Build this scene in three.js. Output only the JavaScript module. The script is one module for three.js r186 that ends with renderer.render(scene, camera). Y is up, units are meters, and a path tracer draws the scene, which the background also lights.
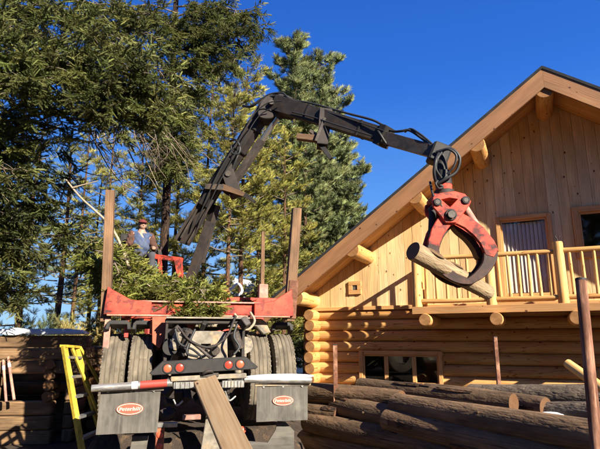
import * as THREE from 'three';
import { mergeGeometries } from 'three/addons/utils/BufferGeometryUtils.js';
import { MarchingCubes } from 'three/addons/objects/MarchingCubes.js';

// ------------------------------------------------------------------ camera, sky, sun, exposure
const scene = new THREE.Scene();
const PITCH = 12.7 * Math.PI / 180, FOCAL = 505;
const camera = new THREE.PerspectiveCamera(2 * Math.atan(224.5 / FOCAL) * 180 / Math.PI, 600 / 449, 0.05, 3000);
camera.position.set(0, 1.6, 0);
camera.rotation.x = PITCH;
camera.updateMatrixWorld();

const SUN = new THREE.Vector3(1.886, 1.45, 2.204).normalize();
{
  const W = 256, H = 128, data = new Float32Array(W * H * 4);
  const ramp = [[-1, [0.05, 0.045, 0.04]], [-0.02, [0.06, 0.06, 0.06]], [0.0, [0.18, 0.29, 0.40]], [0.10, [0.115, 0.225, 0.39]], [0.25, [0.045, 0.136, 0.355]], [0.45, [0.0135, 0.07, 0.28]], [0.7, [0.007, 0.042, 0.20]], [1, [0.005, 0.032, 0.16]]];
  for (let j = 0; j < H; j++) {
    const s = Math.sin(((j + 0.5) / H - 0.5) * Math.PI);
    let k = 0; while (k < ramp.length - 2 && s > ramp[k + 1][0]) k++;
    const t = Math.min(1, Math.max(0, (s - ramp[k][0]) / (ramp[k + 1][0] - ramp[k][0])));
    for (let i = 0; i < W; i++) {
      for (let c = 0; c < 3; c++) data[(j * W + i) * 4 + c] = ramp[k][1][c] * (1 - t) + ramp[k + 1][1][c] * t;
      data[(j * W + i) * 4 + 3] = 1;
    }
  }
  const sky = new THREE.DataTexture(data, W, H, THREE.RGBAFormat, THREE.FloatType);
  sky.mapping = THREE.EquirectangularReflectionMapping;
  sky.magFilter = THREE.LinearFilter;
  sky.needsUpdate = true;
  scene.background = sky;
  scene.environment = sky;
}
const sun = new THREE.DirectionalLight(new THREE.Color().setRGB(1, 0.92, 0.78), 5);
sun.position.copy(SUN).multiplyScalar(60).add(new THREE.Vector3(0, 0, -10));
sun.target.position.set(0, 0, -10);
sun.castShadow = true;
sun.shadow.mapSize.set(4096, 4096);
Object.assign(sun.shadow.camera, { left: -30, right: 30, top: 30, bottom: -30, near: 1, far: 140 });
scene.add(sun, sun.target);
const renderer = new THREE.WebGLRenderer({ antialias: true });
renderer.toneMapping = THREE.LinearToneMapping;
renderer.toneMappingExposure = 2.65;
renderer.shadowMap.enabled = true;

// ------------------------------------------------------------------ helpers
const v3 = (x, y, z) => new THREE.Vector3(x, y, z);
function mulberry(a) { return () => { a |= 0; a = a + 0x6D2B79F5 | 0; let t = Math.imul(a ^ a >>> 15, 1 | a); t = t + Math.imul(t ^ t >>> 7, 61 | t) ^ t; return ((t ^ t >>> 14) >>> 0) / 4294967296; }; }
const rnd = mulberry(7);
const rr = (a, b) => a + (b - a) * rnd();
const lerp = (a, b, t) => a + (b - a) * t;
const sstep = (a, b, x) => { const t = Math.min(1, Math.max(0, (x - a) / (b - a))); return t * t * (3 - 2 * t); };
// the point of the place that lies D metres ahead of the camera along the survey ray (x, y)
function at(x, y, d) {
  const cx = (x - 300) / FOCAL, cy = -(y - 224.5) / FOCAL, c = Math.cos(PITCH), s = Math.sin(PITCH);
  const z = -c + cy * s, k = d / -z;
  return v3(cx * k, 1.6 + (cy * c + s) * k, -d);
}
const used = {};
function numbered(n) { used[n] = (used[n] ?? -1) + 1; return used[n] ? n + '_' + String(used[n]).padStart(3, '0') : n; }
function tag(o, label, category, group, kind) {
  o.userData.label = label; o.userData.category = category;
  if (group) o.userData.group = group;
  if (kind) o.userData.kind = kind;
  return o;
}
function thing(name, label, category, pos = [0, 0, 0], turn = 0, group) {
  const o = new THREE.Group(); o.name = numbered(name); scene.add(o);
  o.position.set(...(pos.isVector3 ? pos.toArray() : pos)); o.rotation.y = turn; o.updateMatrixWorld();
  return tag(o, label, category, group);
}
function part(name, geo, mat, parent, pos, rot) {
  const m = new THREE.Mesh(geo, mat); m.name = name; m.castShadow = m.receiveShadow = true;
  if (pos) m.position.set(...(pos.isVector3 ? pos.toArray() : pos));
  if (rot) m.rotation.set(...rot);
  parent.add(m);
  return m;
}
function group(name, parent, pos, rot) {
  const g = new THREE.Group(); g.name = name;
  if (pos) g.position.set(...pos);
  if (rot) g.rotation.set(...rot);
  parent.add(g); return g;
}
const X = v3(1, 0, 0);
function aim(m, A, B) { m.position.copy(A); m.quaternion.setFromUnitVectors(X, B.clone().sub(A).normalize()); return m; }

// uv in metres, u along the grain axis; every piece gets its own stretch of the pattern
function metric(g, grain = 'x', off = true) {
  const p = g.attributes.position, n = g.attributes.normal, uv = new Float32Array(p.count * 2), ou = off ? rnd() * 20 : 0, ov = off ? rnd() * 20 : 0;
  const ax = { x: 0, y: 1, z: 2 }, G = ax[grain];
  for (let i = 0; i < p.count; i++) {
    const N = [Math.abs(n.getX(i)), Math.abs(n.getY(i)), Math.abs(n.getZ(i))], P = [p.getX(i), p.getY(i), p.getZ(i)];
    const d = N[0] >= N[1] && N[0] >= N[2] ? 0 : N[1] >= N[2] ? 1 : 2, o = [0, 1, 2].filter((k) => k !== d);
    const a = o.includes(G) ? G : o[0], b = o.find((k) => k !== a);
    uv[i * 2] = P[a] + ou; uv[i * 2 + 1] = P[b] + ov + d * 0.37;
  }
  g.setAttribute('uv', new THREE.BufferAttribute(uv, 2));
  return g;
}
// a box with chamfered edges (44 triangles)
function cbox(w, h, d, c = 0.005, grain = 'x') {
  c = Math.min(c, w * 0.45, h * 0.45, d * 0.45);
  const P = [], H = [w / 2, h / 2, d / 2];
  const vert = (s, a) => [0, 1, 2].map((k) => s[k] * (k === a ? H[k] : H[k] - c));
  const tri = (a, b, q) => { const A = v3(...a), B = v3(...b), C = v3(...q), N = B.clone().sub(A).cross(C.clone().sub(A)); const M = A.clone().add(B).add(C); if (N.dot(M) < 0) [b, q] = [q, b]; P.push(...a, ...b, ...q); };
  const quad = (a, b, q, e) => { tri(a, b, q); tri(a, q, e); };
  for (let a = 0; a < 3; a++) for (const s of [-1, 1]) {
    const b = (a + 1) % 3, e = (a + 2) % 3, m = (i, j) => { const t = [0, 0, 0]; t[a] = s; t[b] = i; t[e] = j; return vert(t, a); };
    quad(m(-1, -1), m(1, -1), m(1, 1), m(-1, 1));
  }
  for (let a = 0; a < 3; a++) { const b = (a + 1) % 3, e = (a + 2) % 3; for (const i of [-1, 1]) for (const j of [-1, 1]) { const S = (t) => { const q = [0, 0, 0]; q[a] = t; q[b] = i; q[e] = j; return q; }; quad(vert(S(-1), b), vert(S(1), b), vert(S(1), e), vert(S(-1), e)); } }
  for (const i of [-1, 1]) for (const j of [-1, 1]) for (const k of [-1, 1]) tri(vert([i, j, k], 0), vert([i, j, k], 1), vert([i, j, k], 2));
  const g = new THREE.BufferGeometry();
  g.setAttribute('position', new THREE.BufferAttribute(new Float32Array(P), 3));
  g.computeVertexNormals();
  return metric(g, grain);
}
// a beam of box section along x from 0 to len, section h0 x w0 at the start and h1 x w1 at the end
function beamGeo(len, h0, h1, w0, w1 = w0, c = 0.012) {
  const g = cbox(len, 1, 1, 0.0, 'x'), G = cbox(len, 1, 1, c, 'x'), p = G.attributes.position;
  for (let i = 0; i < p.count; i++) {
    const t = p.getX(i) / len + 0.5;
    p.setXYZ(i, p.getX(i) + len / 2, p.getY(i) * lerp(h0, h1, t), p.getZ(i) * lerp(w0, w1, t));
  }
  G.computeVertexNormals(); g.dispose();
  return metric(G, 'x');
}
// put a mesh whose long axis is x between A and B with its y axis as near to up as it can be
function span(m, A, B, up = v3(0, 1, 0)) {
  const x = B.clone().sub(A).normalize(), z = x.clone().cross(up).normalize(), y = z.clone().cross(x);
  m.position.copy(A); m.quaternion.setFromRotationMatrix(new THREE.Matrix4().makeBasis(x, y, z)); return m;
}
// a round timber along x from 0 to len; material 0 bark / side, material 1 cut ends
function logGeo(len, r0, r1 = r0, o = {}) {
  const { seg = 14, rings = Math.max(3, Math.round(len / 0.5)), rough = 0.03, bend = 0.0, chamfer = 0.012, seed = Math.floor(rnd() * 1e6) } = o;
  const R = mulberry(seed), P = [], N = [], U = [], idx = [], ou = R() * 20, ov = R() * 20;
  const ph = [R() * 6, R() * 6, R() * 6, R() * 6], by = (R() - 0.5) * 2 * bend, bz = (R() - 0.5) * 2 * bend;
  const xs = [0, chamfer]; for (let i = 1; i < rings; i++) xs.push(len * i / rings); xs.push(len - chamfer, len);
  const rad = (x, a) => lerp(r0, r1, x / len) * (1 + rough * (0.6 * Math.sin(x * 2.1 + ph[0] + 2 * Math.sin(a + ph[1])) + 0.5 * Math.sin(2 * a + ph[2] + x * 0.7) + 0.35 * Math.sin(3 * a + ph[3] - x * 1.9)));
  const cen = (x) => { const t = x / len; return [by * 4 * t * (1 - t), bz * 4 * t * (1 - t)]; };
  xs.forEach((x, k) => {
    const e = k === 0 || k === xs.length - 1 ? 0.93 : 1, c = cen(x);
    for (let i = 0; i <= seg; i++) {
      const a = i / seg * Math.PI * 2, r = rad(x, a) * e;
      P.push(x, c[0] + Math.cos(a) * r, c[1] + Math.sin(a) * r); N.push(0, Math.cos(a), Math.sin(a)); U.push(x + ou, a * r0 + ov);
    }
  });
  const w = seg + 1;
  for (let k = 0; k < xs.length - 1; k++) for (let i = 0; i < seg; i++) { const a = k * w + i; idx.push(a, a + 1, a + w, a + 1, a + w + 1, a + w); }
  const side = idx.length;
  for (const k of [0, xs.length - 1]) {
    const c = cen(xs[k]), b = P.length / 3, nx = k ? 1 : -1;
    P.push(xs[k], ...c); N.push(nx, 0, 0); U.push(0.5, 0.5);
    for (let i = 0; i <= seg; i++) { const j = (k * w + i) * 3; P.push(P[j], P[j + 1], P[j + 2]); N.push(nx, 0, 0); const a = i / seg * Math.PI * 2; U.push(0.5 + 0.47 * Math.cos(a), 0.5 + 0.47 * Math.sin(a)); }
    for (let i = 0; i < seg; i++) k ? idx.push(b, b + 1 + i, b + 2 + i) : idx.push(b, b + 2 + i, b + 1 + i);
  }
  const g = new THREE.BufferGeometry();
  g.setAttribute('position', new THREE.Float32BufferAttribute(P, 3));
  g.setAttribute('normal', new THREE.Float32BufferAttribute(N, 3));
  g.setAttribute('uv', new THREE.Float32BufferAttribute(U, 2));
  g.setIndex(idx);
  g.addGroup(0, side, 0); g.addGroup(side, idx.length - side, 1);
  return g;
}
function tubeGeo(pts, r, seg = 8, n) { return new THREE.TubeGeometry(new THREE.CatmullRomCurve3(pts), n ?? Math.max(6, pts.length * 4), r, seg, false); }
// a stem that thins from r0 to r1
function stemGeo(pts, r0, r1, seg = 6, n) {
  n = n ?? Math.max(4, pts.length * 3);
  const g = new THREE.TubeGeometry(new THREE.CatmullRomCurve3(pts), n, 1, seg, false), p = g.attributes.position, c = new THREE.CatmullRomCurve3(pts), q = v3(0, 0, 0);
  let L = 0; for (let i = 1; i < pts.length; i++) L += pts[i].distanceTo(pts[i - 1]);
  const uv = g.attributes.uv;
  for (let i = 0; i <= n; i++) {
    c.getPointAt(i / n, q);
    for (let j = 0; j <= seg; j++) {
      const k = i * (seg + 1) + j, r = lerp(r0, r1, i / n);
      p.setXYZ(k, q.x + (p.getX(k) - q.x) * r, q.y + (p.getY(k) - q.y) * r, q.z + (p.getZ(k) - q.z) * r);
      uv.setXY(k, i / n * L, j / seg * 6.28 * r0);
    }
  }
  return g;
}
function cyl(r, h, seg = 18, r2 = r) { return new THREE.CylinderGeometry(r2, r, h, seg); }
function extr(pts, depth, bevel = 0.006, holes) {
  const s = new THREE.Shape(pts.map(([x, y]) => new THREE.Vector2(x, y)));
  if (holes) for (const h of holes) s.holes.push(new THREE.Path(h.map(([x, y]) => new THREE.Vector2(x, y))));
  const g = new THREE.ExtrudeGeometry(s, { depth, bevelEnabled: bevel > 0, bevelSize: bevel, bevelThickness: bevel, bevelSegments: 1, curveSegments: 10 });
  return g;
}
// a closed outline smoothed through its points
function smooth(pts, n = 60) { return new THREE.CatmullRomCurve3(pts.map(([x, y]) => v3(x, y, 0)), true, 'centripetal').getPoints(n).map((p) => [p.x, p.y]); }

// ------------------------------------------------------------------ textures
function lattice(seed, n) { const R = mulberry(seed), a = new Float32Array(n * n); for (let i = 0; i < n * n; i++) a[i] = R(); return a; }
const LAT = lattice(99, 256);
function vn(x, y, px, py, s = 0) { // value noise with whole periods px, py
  const xi = Math.floor(x), yi = Math.floor(y), fx = x - xi, fy = y - yi, u = fx * fx * (3 - 2 * fx), v = fy * fy * (3 - 2 * fy);
  const w = (i, j) => LAT[((((j % py) + py) % py + s * 17) & 255) * 256 + ((((i % px) + px) % px + s * 31) & 255)];
  return (w(xi, yi) * (1 - u) + w(xi + 1, yi) * u) * (1 - v) + (w(xi, yi + 1) * (1 - u) + w(xi + 1, yi + 1) * u) * v;
}
function fbm(u, v, fx, fy, oct, s = 0) { let a = 0.5, r = 0, t = 0; for (let k = 0; k < oct; k++) { r += a * vn(u * fx, v * fy, fx, fy, s + k); t += a; a *= 0.55; fx *= 2; fy *= 2; } return r / t; }
function tex(w, h, fn, size, srgb = true) {
  const d = new Uint8Array(w * h * 4);
  for (let j = 0; j < h; j++) for (let i = 0; i < w; i++) {
    const c = fn((i + 0.5) / w, (j + 0.5) / h), k = (j * w + i) * 4;
    for (let q = 0; q < 3; q++) d[k + q] = Math.max(0, Math.min(255, (typeof c === 'number' ? c : c[q]) * 255));
    d[k + 3] = 255;
  }
  const t = new THREE.DataTexture(d, w, h, THREE.RGBAFormat);
  t.wrapS = t.wrapT = THREE.RepeatWrapping; t.magFilter = THREE.LinearFilter; t.minFilter = THREE.LinearMipmapLinearFilter; t.generateMipmaps = true;
  if (srgb) t.colorSpace = THREE.SRGBColorSpace;
  if (size) t.repeat.set(1 / size[0], 1 / size[1]);
  t.needsUpdate = true;
  return t;
}
const mixc = (a, b, t) => [0, 1, 2].map((k) => a[k] + (b[k] - a[k]) * t);
const knotR = mulberry(41), KNOTS = []; for (let i = 0; i < 6; i++) KNOTS.push([knotR(), knotR(), 0.5 + knotR()]);
function grainAt(u, v) {
  let bend = 0, knot = 0;
  for (const [ku, kv, ks] of KNOTS) {
    let du = u - ku, dv = v - kv; du -= Math.round(du); dv -= Math.round(dv);
    const X2 = du * 2.6 * 0.8, Y2 = dv * 0.6, r = Math.hypot(X2, Y2 * 1.3) / (0.018 * ks);
    if (r < 6) { bend += Math.exp(-r * r / 6) * 0.5 * Math.sign(dv); knot = Math.max(knot, 1 - sstep(0.6, 1.3, r)); }
  }
  const warp = fbm(u, v, 3, 4, 3, 3) * 1.4 + bend;
  const ring = 0.5 + 0.5 * Math.sin((v * 14 + warp * 2.2) * Math.PI * 2);
  const fib = fbm(u, v, 8, 96, 3, 8), big = fbm(u, v, 3, 3, 3, 12);
  return { ring, fib, big, knot };
}
const WOOD = tex(1024, 512, (u, v) => {
  const { ring, fib, big, knot } = grainAt(u, v);
  let c = mixc([1, 0.96, 0.88], [0.86, 0.70, 0.50], Math.pow(ring, 2.2) * 0.28 + 0.28 * fib);
  c = c.map((x, k) => x * (0.80 + 0.36 * big) * (1 - [0, 0.03, 0.06][k] * big));
  return mixc(c, [0.36, 0.2, 0.1], knot * 0.85);
}, [2.6, 0.6]);
const WOODB = tex(512, 256, (u, v) => { const { ring, fib, knot } = grainAt(u, v); return 0.4 + 0.25 * ring * 0.4 + 0.4 * fib - 0.2 * knot; }, [2.6, 0.6], false);
const PEEL = tex(1024, 512, (u, v) => { // peeled log: long streaks, knots, orange and pale patches
  const big = fbm(u, v, 4, 4, 4, 2), st = fbm(u, v, 6, 60, 3, 5), { knot } = grainAt(u, v);
  const crack = sstep(0.47, 0.5, fbm(u, v, 3, 24, 2, 21)) * sstep(0.53, 0.5, fbm(u, v, 3, 24, 2, 21));
  let c = mixc([1, 0.93, 0.78], [0.86, 0.66, 0.44], 0.75 * st + 1.0 * (big - 0.35));
  c = mixc(c, [0.45, 0.27, 0.14], crack * 0.65);
  return mixc(c, [0.42, 0.24, 0.12], knot * 0.8);
}, [2.6, 0.9]);
const WEATHER = tex(1024, 512, (u, v) => { // old grey timber
  const st = fbm(u, v, 6, 90, 4, 5), big = fbm(u, v, 4, 5, 4, 9), crack = 1 - sstep(0.0, 0.02, Math.abs(fbm(u, v, 1, 36, 2, 30) - 0.5));
  let c = mixc([0.62, 0.54, 0.44], [0.92, 0.82, 0.68], st);
  c = c.map((x) => x * (0.55 + 0.75 * big));
  return mixc(c, [0.16, 0.12, 0.09], crack * 0.75);
}, [1.8, 0.7]);
const barkH = (u, v) => { const f = Math.abs(fbm(u, v, 7, 20, 4, 4) - 0.5) * 4, g = fbm(u, v, 20, 40, 3, 14); return Math.min(1, f * 0.75 + 0.35 * g); };
const BARK = tex(512, 512, (u, v) => { const h = barkH(u, v), b = fbm(u, v, 4, 4, 3, 6); return mixc([0.26, 0.21, 0.17], mixc([0.74, 0.64, 0.54], [0.85, 0.66, 0.48], b), h).map((x) => x * (0.7 + 0.5 * b)); }, [1.1, 0.9]);
const BARKB = tex(512, 512, (u, v) => barkH(u, v), [1.1, 0.9], false);
const ENDG = tex(256, 256, (u, v) => {
  const x = u - 0.5, y = v - 0.5, r = Math.hypot(x, y), a = Math.atan2(y, x);
  const ring = 0.5 + 0.5 * Math.sin((r * 22 + 1.6 * fbm(u, v, 4, 4, 3, 2)) * 6.28);
  let c = mixc([1, 0.9, 0.74], [0.70, 0.48, 0.28], ring * 0.9 + 0.3 * fbm(u, v, 6, 6, 3, 3));
  const crack = 1 - sstep(0.0, 0.04, Math.abs(Math.sin(a * 1.5 + 0.7 + 0.3 * Math.sin(r * 20))));
  c = mixc(c, [0.4, 0.26, 0.15], crack * 0.6 * sstep(0.02, 0.2, r));
  return mixc(c, [0.5, 0.34, 0.2], sstep(0.44, 0.48, r));
});
const GRIME = tex(512, 512, (u, v) => { const a = fbm(u, v, 5, 5, 5, 3), b = fbm(u, v, 30, 30, 3, 11), s = sstep(0.55, 0.72, fbm(u, v, 8, 8, 5, 22)); return mixc([0.55 + 0.5 * a, 0.55 + 0.5 * a, 0.55 + 0.5 * a], [0.95, 0.86, 0.74], s * 0.7).map((x) => x * (0.82 + 0.3 * b)); }, [1, 1]);
const REDP = tex(512, 512, (u, v) => { // worn red paint: scuffs to dark steel and rust
  const a = fbm(u, v, 6, 6, 5, 7), b = fbm(u, v, 40, 40, 3, 2), chip = sstep(0.62, 0.66, fbm(u, v, 10, 14, 5, 31)), rust = sstep(0.58, 0.68, fbm(u, v, 7, 7, 5, 44));
  let c = [0.66 * (0.8 + 0.35 * a), 0.21 * (0.7 + 0.6 * a), 0.14 * (0.7 + 0.6 * a)];
  c = mixc(c, [0.42, 0.2, 0.12], rust * 0.55); c = mixc(c, [0.14, 0.1, 0.09], chip * 0.55);
  const d = fbm(u, v, 4, 7, 4, 51); return c.map((x) => x * (0.85 + 0.25 * b) * (0.55 + 0.75 * sstep(0.25, 0.55, d)));
}, [0.8, 0.8]);
const RUSTY = tex(512, 512, (u, v) => { const a = fbm(u, v, 5, 5, 5, 17), b = fbm(u, v, 36, 36, 3, 1); return mixc([0.5, 0.33, 0.24], [0.8, 0.62, 0.52], sstep(0.3, 0.7, a)).map((x) => x * (0.75 + 0.45 * b)); }, [0.7, 0.7]);
const DUST = tex(512, 512, (u, v) => { // road dust on rubber: soft runs along u over mottled grey
  const a = fbm(u, v, 5, 5, 5, 13), st = fbm(u, v, 3, 40, 3, 26), d = sstep(0.5, 0.66, fbm(u, v, 6, 10, 4, 37)), w = 0.62 + 0.3 * a + 0.3 * (st - 0.5) - 0.09 * d;
  return [w, w * 0.97, w * 0.92];
}, [0.9, 0.9]);
const SPECK = tex(256, 256, (u, v) => { const b = fbm(u, v, 40, 40, 3, 1); return 0.3 + 0.7 * b; }, [0.3, 0.3], false);

// ------------------------------------------------------------------ materials
const std = (rgb, o = {}) => { const m = new THREE.MeshStandardMaterial({ roughness: 0.8, metalness: 0, ...o }); m.color.setRGB(...rgb); return m; };
const wood = (rgb, map = WOOD, o = {}) => std(rgb, { map, bumpMap: WOODB, bumpScale: 0.004, roughness: 0.72, ...o });
const M = {
  board: [[0.76, 0.65, 0.42], [0.72, 0.60, 0.37], [0.80, 0.70, 0.48], [0.70, 0.55, 0.33]].map((c) => wood(c)),
  soffit: [[0.66, 0.42, 0.20], [0.70, 0.46, 0.22], [0.62, 0.38, 0.18]].map((c) => wood(c)),
  barge: wood([0.33, 0.185, 0.105]),
  trim: wood([0.66, 0.42, 0.20]),
  houseLog: [[0.66, 0.485, 0.265], [0.60, 0.43, 0.225], [0.70, 0.535, 0.31]].map((c) => wood(c, PEEL)),
  peeled: wood([0.76, 0.62, 0.36], PEEL),
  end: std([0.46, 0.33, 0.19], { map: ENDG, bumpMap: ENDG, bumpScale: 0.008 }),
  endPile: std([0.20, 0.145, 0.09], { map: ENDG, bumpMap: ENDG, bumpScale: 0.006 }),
  endOld: std([0.26, 0.19, 0.13], { map: ENDG }),
  deck: wood([0.50, 0.30, 0.145]),
  weather: [[0.40, 0.30, 0.21], [0.35, 0.27, 0.195], [0.43, 0.33, 0.235]].map((c) => std(c, { map: WEATHER, roughness: 0.9, bumpMap: WOODB, bumpScale: 0.008 })),
  plank: std([0.28, 0.225, 0.165], { map: WOOD, roughness: 0.85, bumpMap: WOODB, bumpScale: 0.005 }),
  bark: [[0.34, 0.255, 0.185], [0.30, 0.23, 0.17], [0.38, 0.29, 0.215]].map((c) => std(c, { map: WEATHER, bumpMap: BARKB, bumpScale: 0.006, roughness: 0.95 })),
  greyLog: std([0.30, 0.29, 0.30], { map: WEATHER, bumpMap: BARKB, bumpScale: 0.012, roughness: 0.9 }),
  paleBark: std([0.62, 0.57, 0.49], { map: WEATHER, bumpMap: BARKB, bumpScale: 0.006, roughness: 0.9 }),
  trunk: std([0.46, 0.34, 0.25], { map: BARK, bumpMap: BARKB, bumpScale: 0.02, roughness: 0.95 }),
  darkTrunk: std([0.14, 0.105, 0.075], { map: BARK, bumpMap: BARKB, bumpScale: 0.02, roughness: 0.95 }),
  flake: std([0.36, 0.26, 0.18], { map: BARK, bumpMap: BARKB, bumpScale: 0.012, roughness: 0.95, side: THREE.DoubleSide }),
  worn: std([0.105, 0.07, 0.052], { map: RUSTY, roughness: 0.6, metalness: 0.2 }),
  twig: std([0.16, 0.12, 0.085], { roughness: 0.95 }),
  twigPale: std([0.33, 0.255, 0.175], { roughness: 0.8 }),
  roof: std([0.03, 0.03, 0.035], { map: GRIME, roughness: 0.95 }),
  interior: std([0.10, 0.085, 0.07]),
  black: std([0.03, 0.026, 0.023], { map: GRIME, roughness: 0.7, metalness: 0 }),
  steel: std([0.05, 0.037, 0.03], { map: GRIME, roughness: 0.75, metalness: 0 }),
  greySteel: std([0.12, 0.098, 0.082], { map: GRIME, roughness: 0.6, metalness: 0.15 }),
  rod: std([0.6, 0.58, 0.55], { roughness: 0.25, metalness: 0.9 }),
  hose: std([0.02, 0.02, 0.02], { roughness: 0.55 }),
  red: std([1, 1, 1], { map: REDP, roughness: 0.7, bumpMap: SPECK, bumpScale: 0.002 }),
  rust: std([0.56, 0.49, 0.43], { map: RUSTY, roughness: 0.85 }),
  stake: std([0.33, 0.235, 0.175], { map: WEATHER, roughness: 0.85, bumpMap: SPECK, bumpScale: 0.004 }),
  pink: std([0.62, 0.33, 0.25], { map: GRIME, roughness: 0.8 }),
  orange: std([0.62, 0.17, 0.08], { map: GRIME, roughness: 0.7 }),
  alu: std([0.62, 0.6, 0.56], { map: GRIME, roughness: 0.38, metalness: 0.6 }),
  dusty: std([0.42, 0.36, 0.28], { map: GRIME, roughness: 0.9 }),
  rubber: std([0.27, 0.235, 0.185], { map: DUST, roughness: 0.95, bumpMap: SPECK, bumpScale: 0.0025 }),
  flap: std([0.17, 0.16, 0.145], { map: DUST, roughness: 0.75 }),
  snow: std([0.85, 0.87, 0.9], { roughness: 0.9, bumpMap: SPECK, bumpScale: 0.01 }),
  yellow: std([0.76, 0.54, 0.055], { map: GRIME, roughness: 0.5 }),
  glass: new THREE.MeshPhysicalMaterial({ color: 0xffffff, roughness: 0.03, transmission: 1, thickness: 0, ior: 1.5 }),
  blind: std([0.58, 0.52, 0.45]),
  lensRed: std([0.75, 0.05, 0.03], { roughness: 0.25 }),
  lensAmber: std([0.78, 0.11, 0.05], { roughness: 0.3 }),
  white: std([0.75, 0.74, 0.72], { roughness: 0.6 }),
  redPlain: std([0.36, 0.05, 0.035], { roughness: 0.5 }),
};
const pick = (a) => a[Math.floor(rnd() * a.length)];
function roundLog(name, parent, A, B, r0, r1, side, end = M.end, o) { return aim(part(name, logGeo(A.distanceTo(B), r0, r1, o), [side, end], parent), A, B); }

// ------------------------------------------------------------------ ground
const TR = { p: v3(-1.22, 0.6, -6.55), a: 14 * Math.PI / 180 };
function ground(x, z) {
  const dx = x - TR.p.x, dz = z - TR.p.z, lx = dx * Math.cos(TR.a) - dz * Math.sin(TR.a), lz = dx * Math.sin(TR.a) + dz * Math.cos(TR.a);
  const t = sstep(1.45, 1.2, Math.abs(lx)) * sstep(0.3, -0.15, lz) * sstep(-11, -9, lz);
  const h = sstep(-6.5, -9.5, z) * sstep(-0.6, 1.0, x) * sstep(-60, -30, z);
  const n = fbm(x / 64 + 0.5, z / 64 + 0.5, 64, 64, 4, 5) - 0.5;
  const rut = sstep(12, 4, Math.hypot(x, z + 6));
  return 0.5 * t - 0.47 * h * (1 - t) + n * 0.14 * (1 - 0.6 * rut) - 0.03;
}
{
  const n = 240, g = new THREE.PlaneGeometry(2, 2, n, n); g.rotateX(-Math.PI / 2);
  const p = g.attributes.position, uv = g.attributes.uv;
  for (let i = 0; i < p.count; i++) {
    const f = (s) => s * 22 + Math.sign(s) * Math.pow(Math.abs(s), 5) * 900, x = f(p.getX(i)), z = f(p.getZ(i)) - 7;
    p.setXYZ(i, x, ground(x, z), z); uv.setXY(i, x, z);
  }
  g.computeVertexNormals();
  const dirt = tex(1024, 1024, (u, v) => {
    const a = fbm(u, v, 6, 6, 6, 3), b = fbm(u, v, 60, 60, 3, 9), s = sstep(0.6, 0.68, fbm(u, v, 4, 4, 6, 40)), chips = sstep(0.66, 0.72, fbm(u, v, 90, 90, 2, 12));
    let c = mixc([0.20, 0.16, 0.12], [0.36, 0.29, 0.23], a).map((x) => x * (0.7 + 0.5 * b)); c = mixc(c, [0.6, 0.47, 0.3], chips * 0.5 * b);
    return mixc(c, [0.2, 0.16, 0.12], s * 0.25);
  }, [5, 5]);
  const m = std([0.8, 0.8, 0.8], { map: dirt, roughness: 0.95, bumpMap: SPECK, bumpScale: 0.02 });
  const o = new THREE.Mesh(g, m); o.name = 'ground'; o.receiveShadow = true;
  o.userData.kind = 'structure'; o.userData.label = 'brown dirt ground with wood chips round the truck'; scene.add(o);
}

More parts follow.
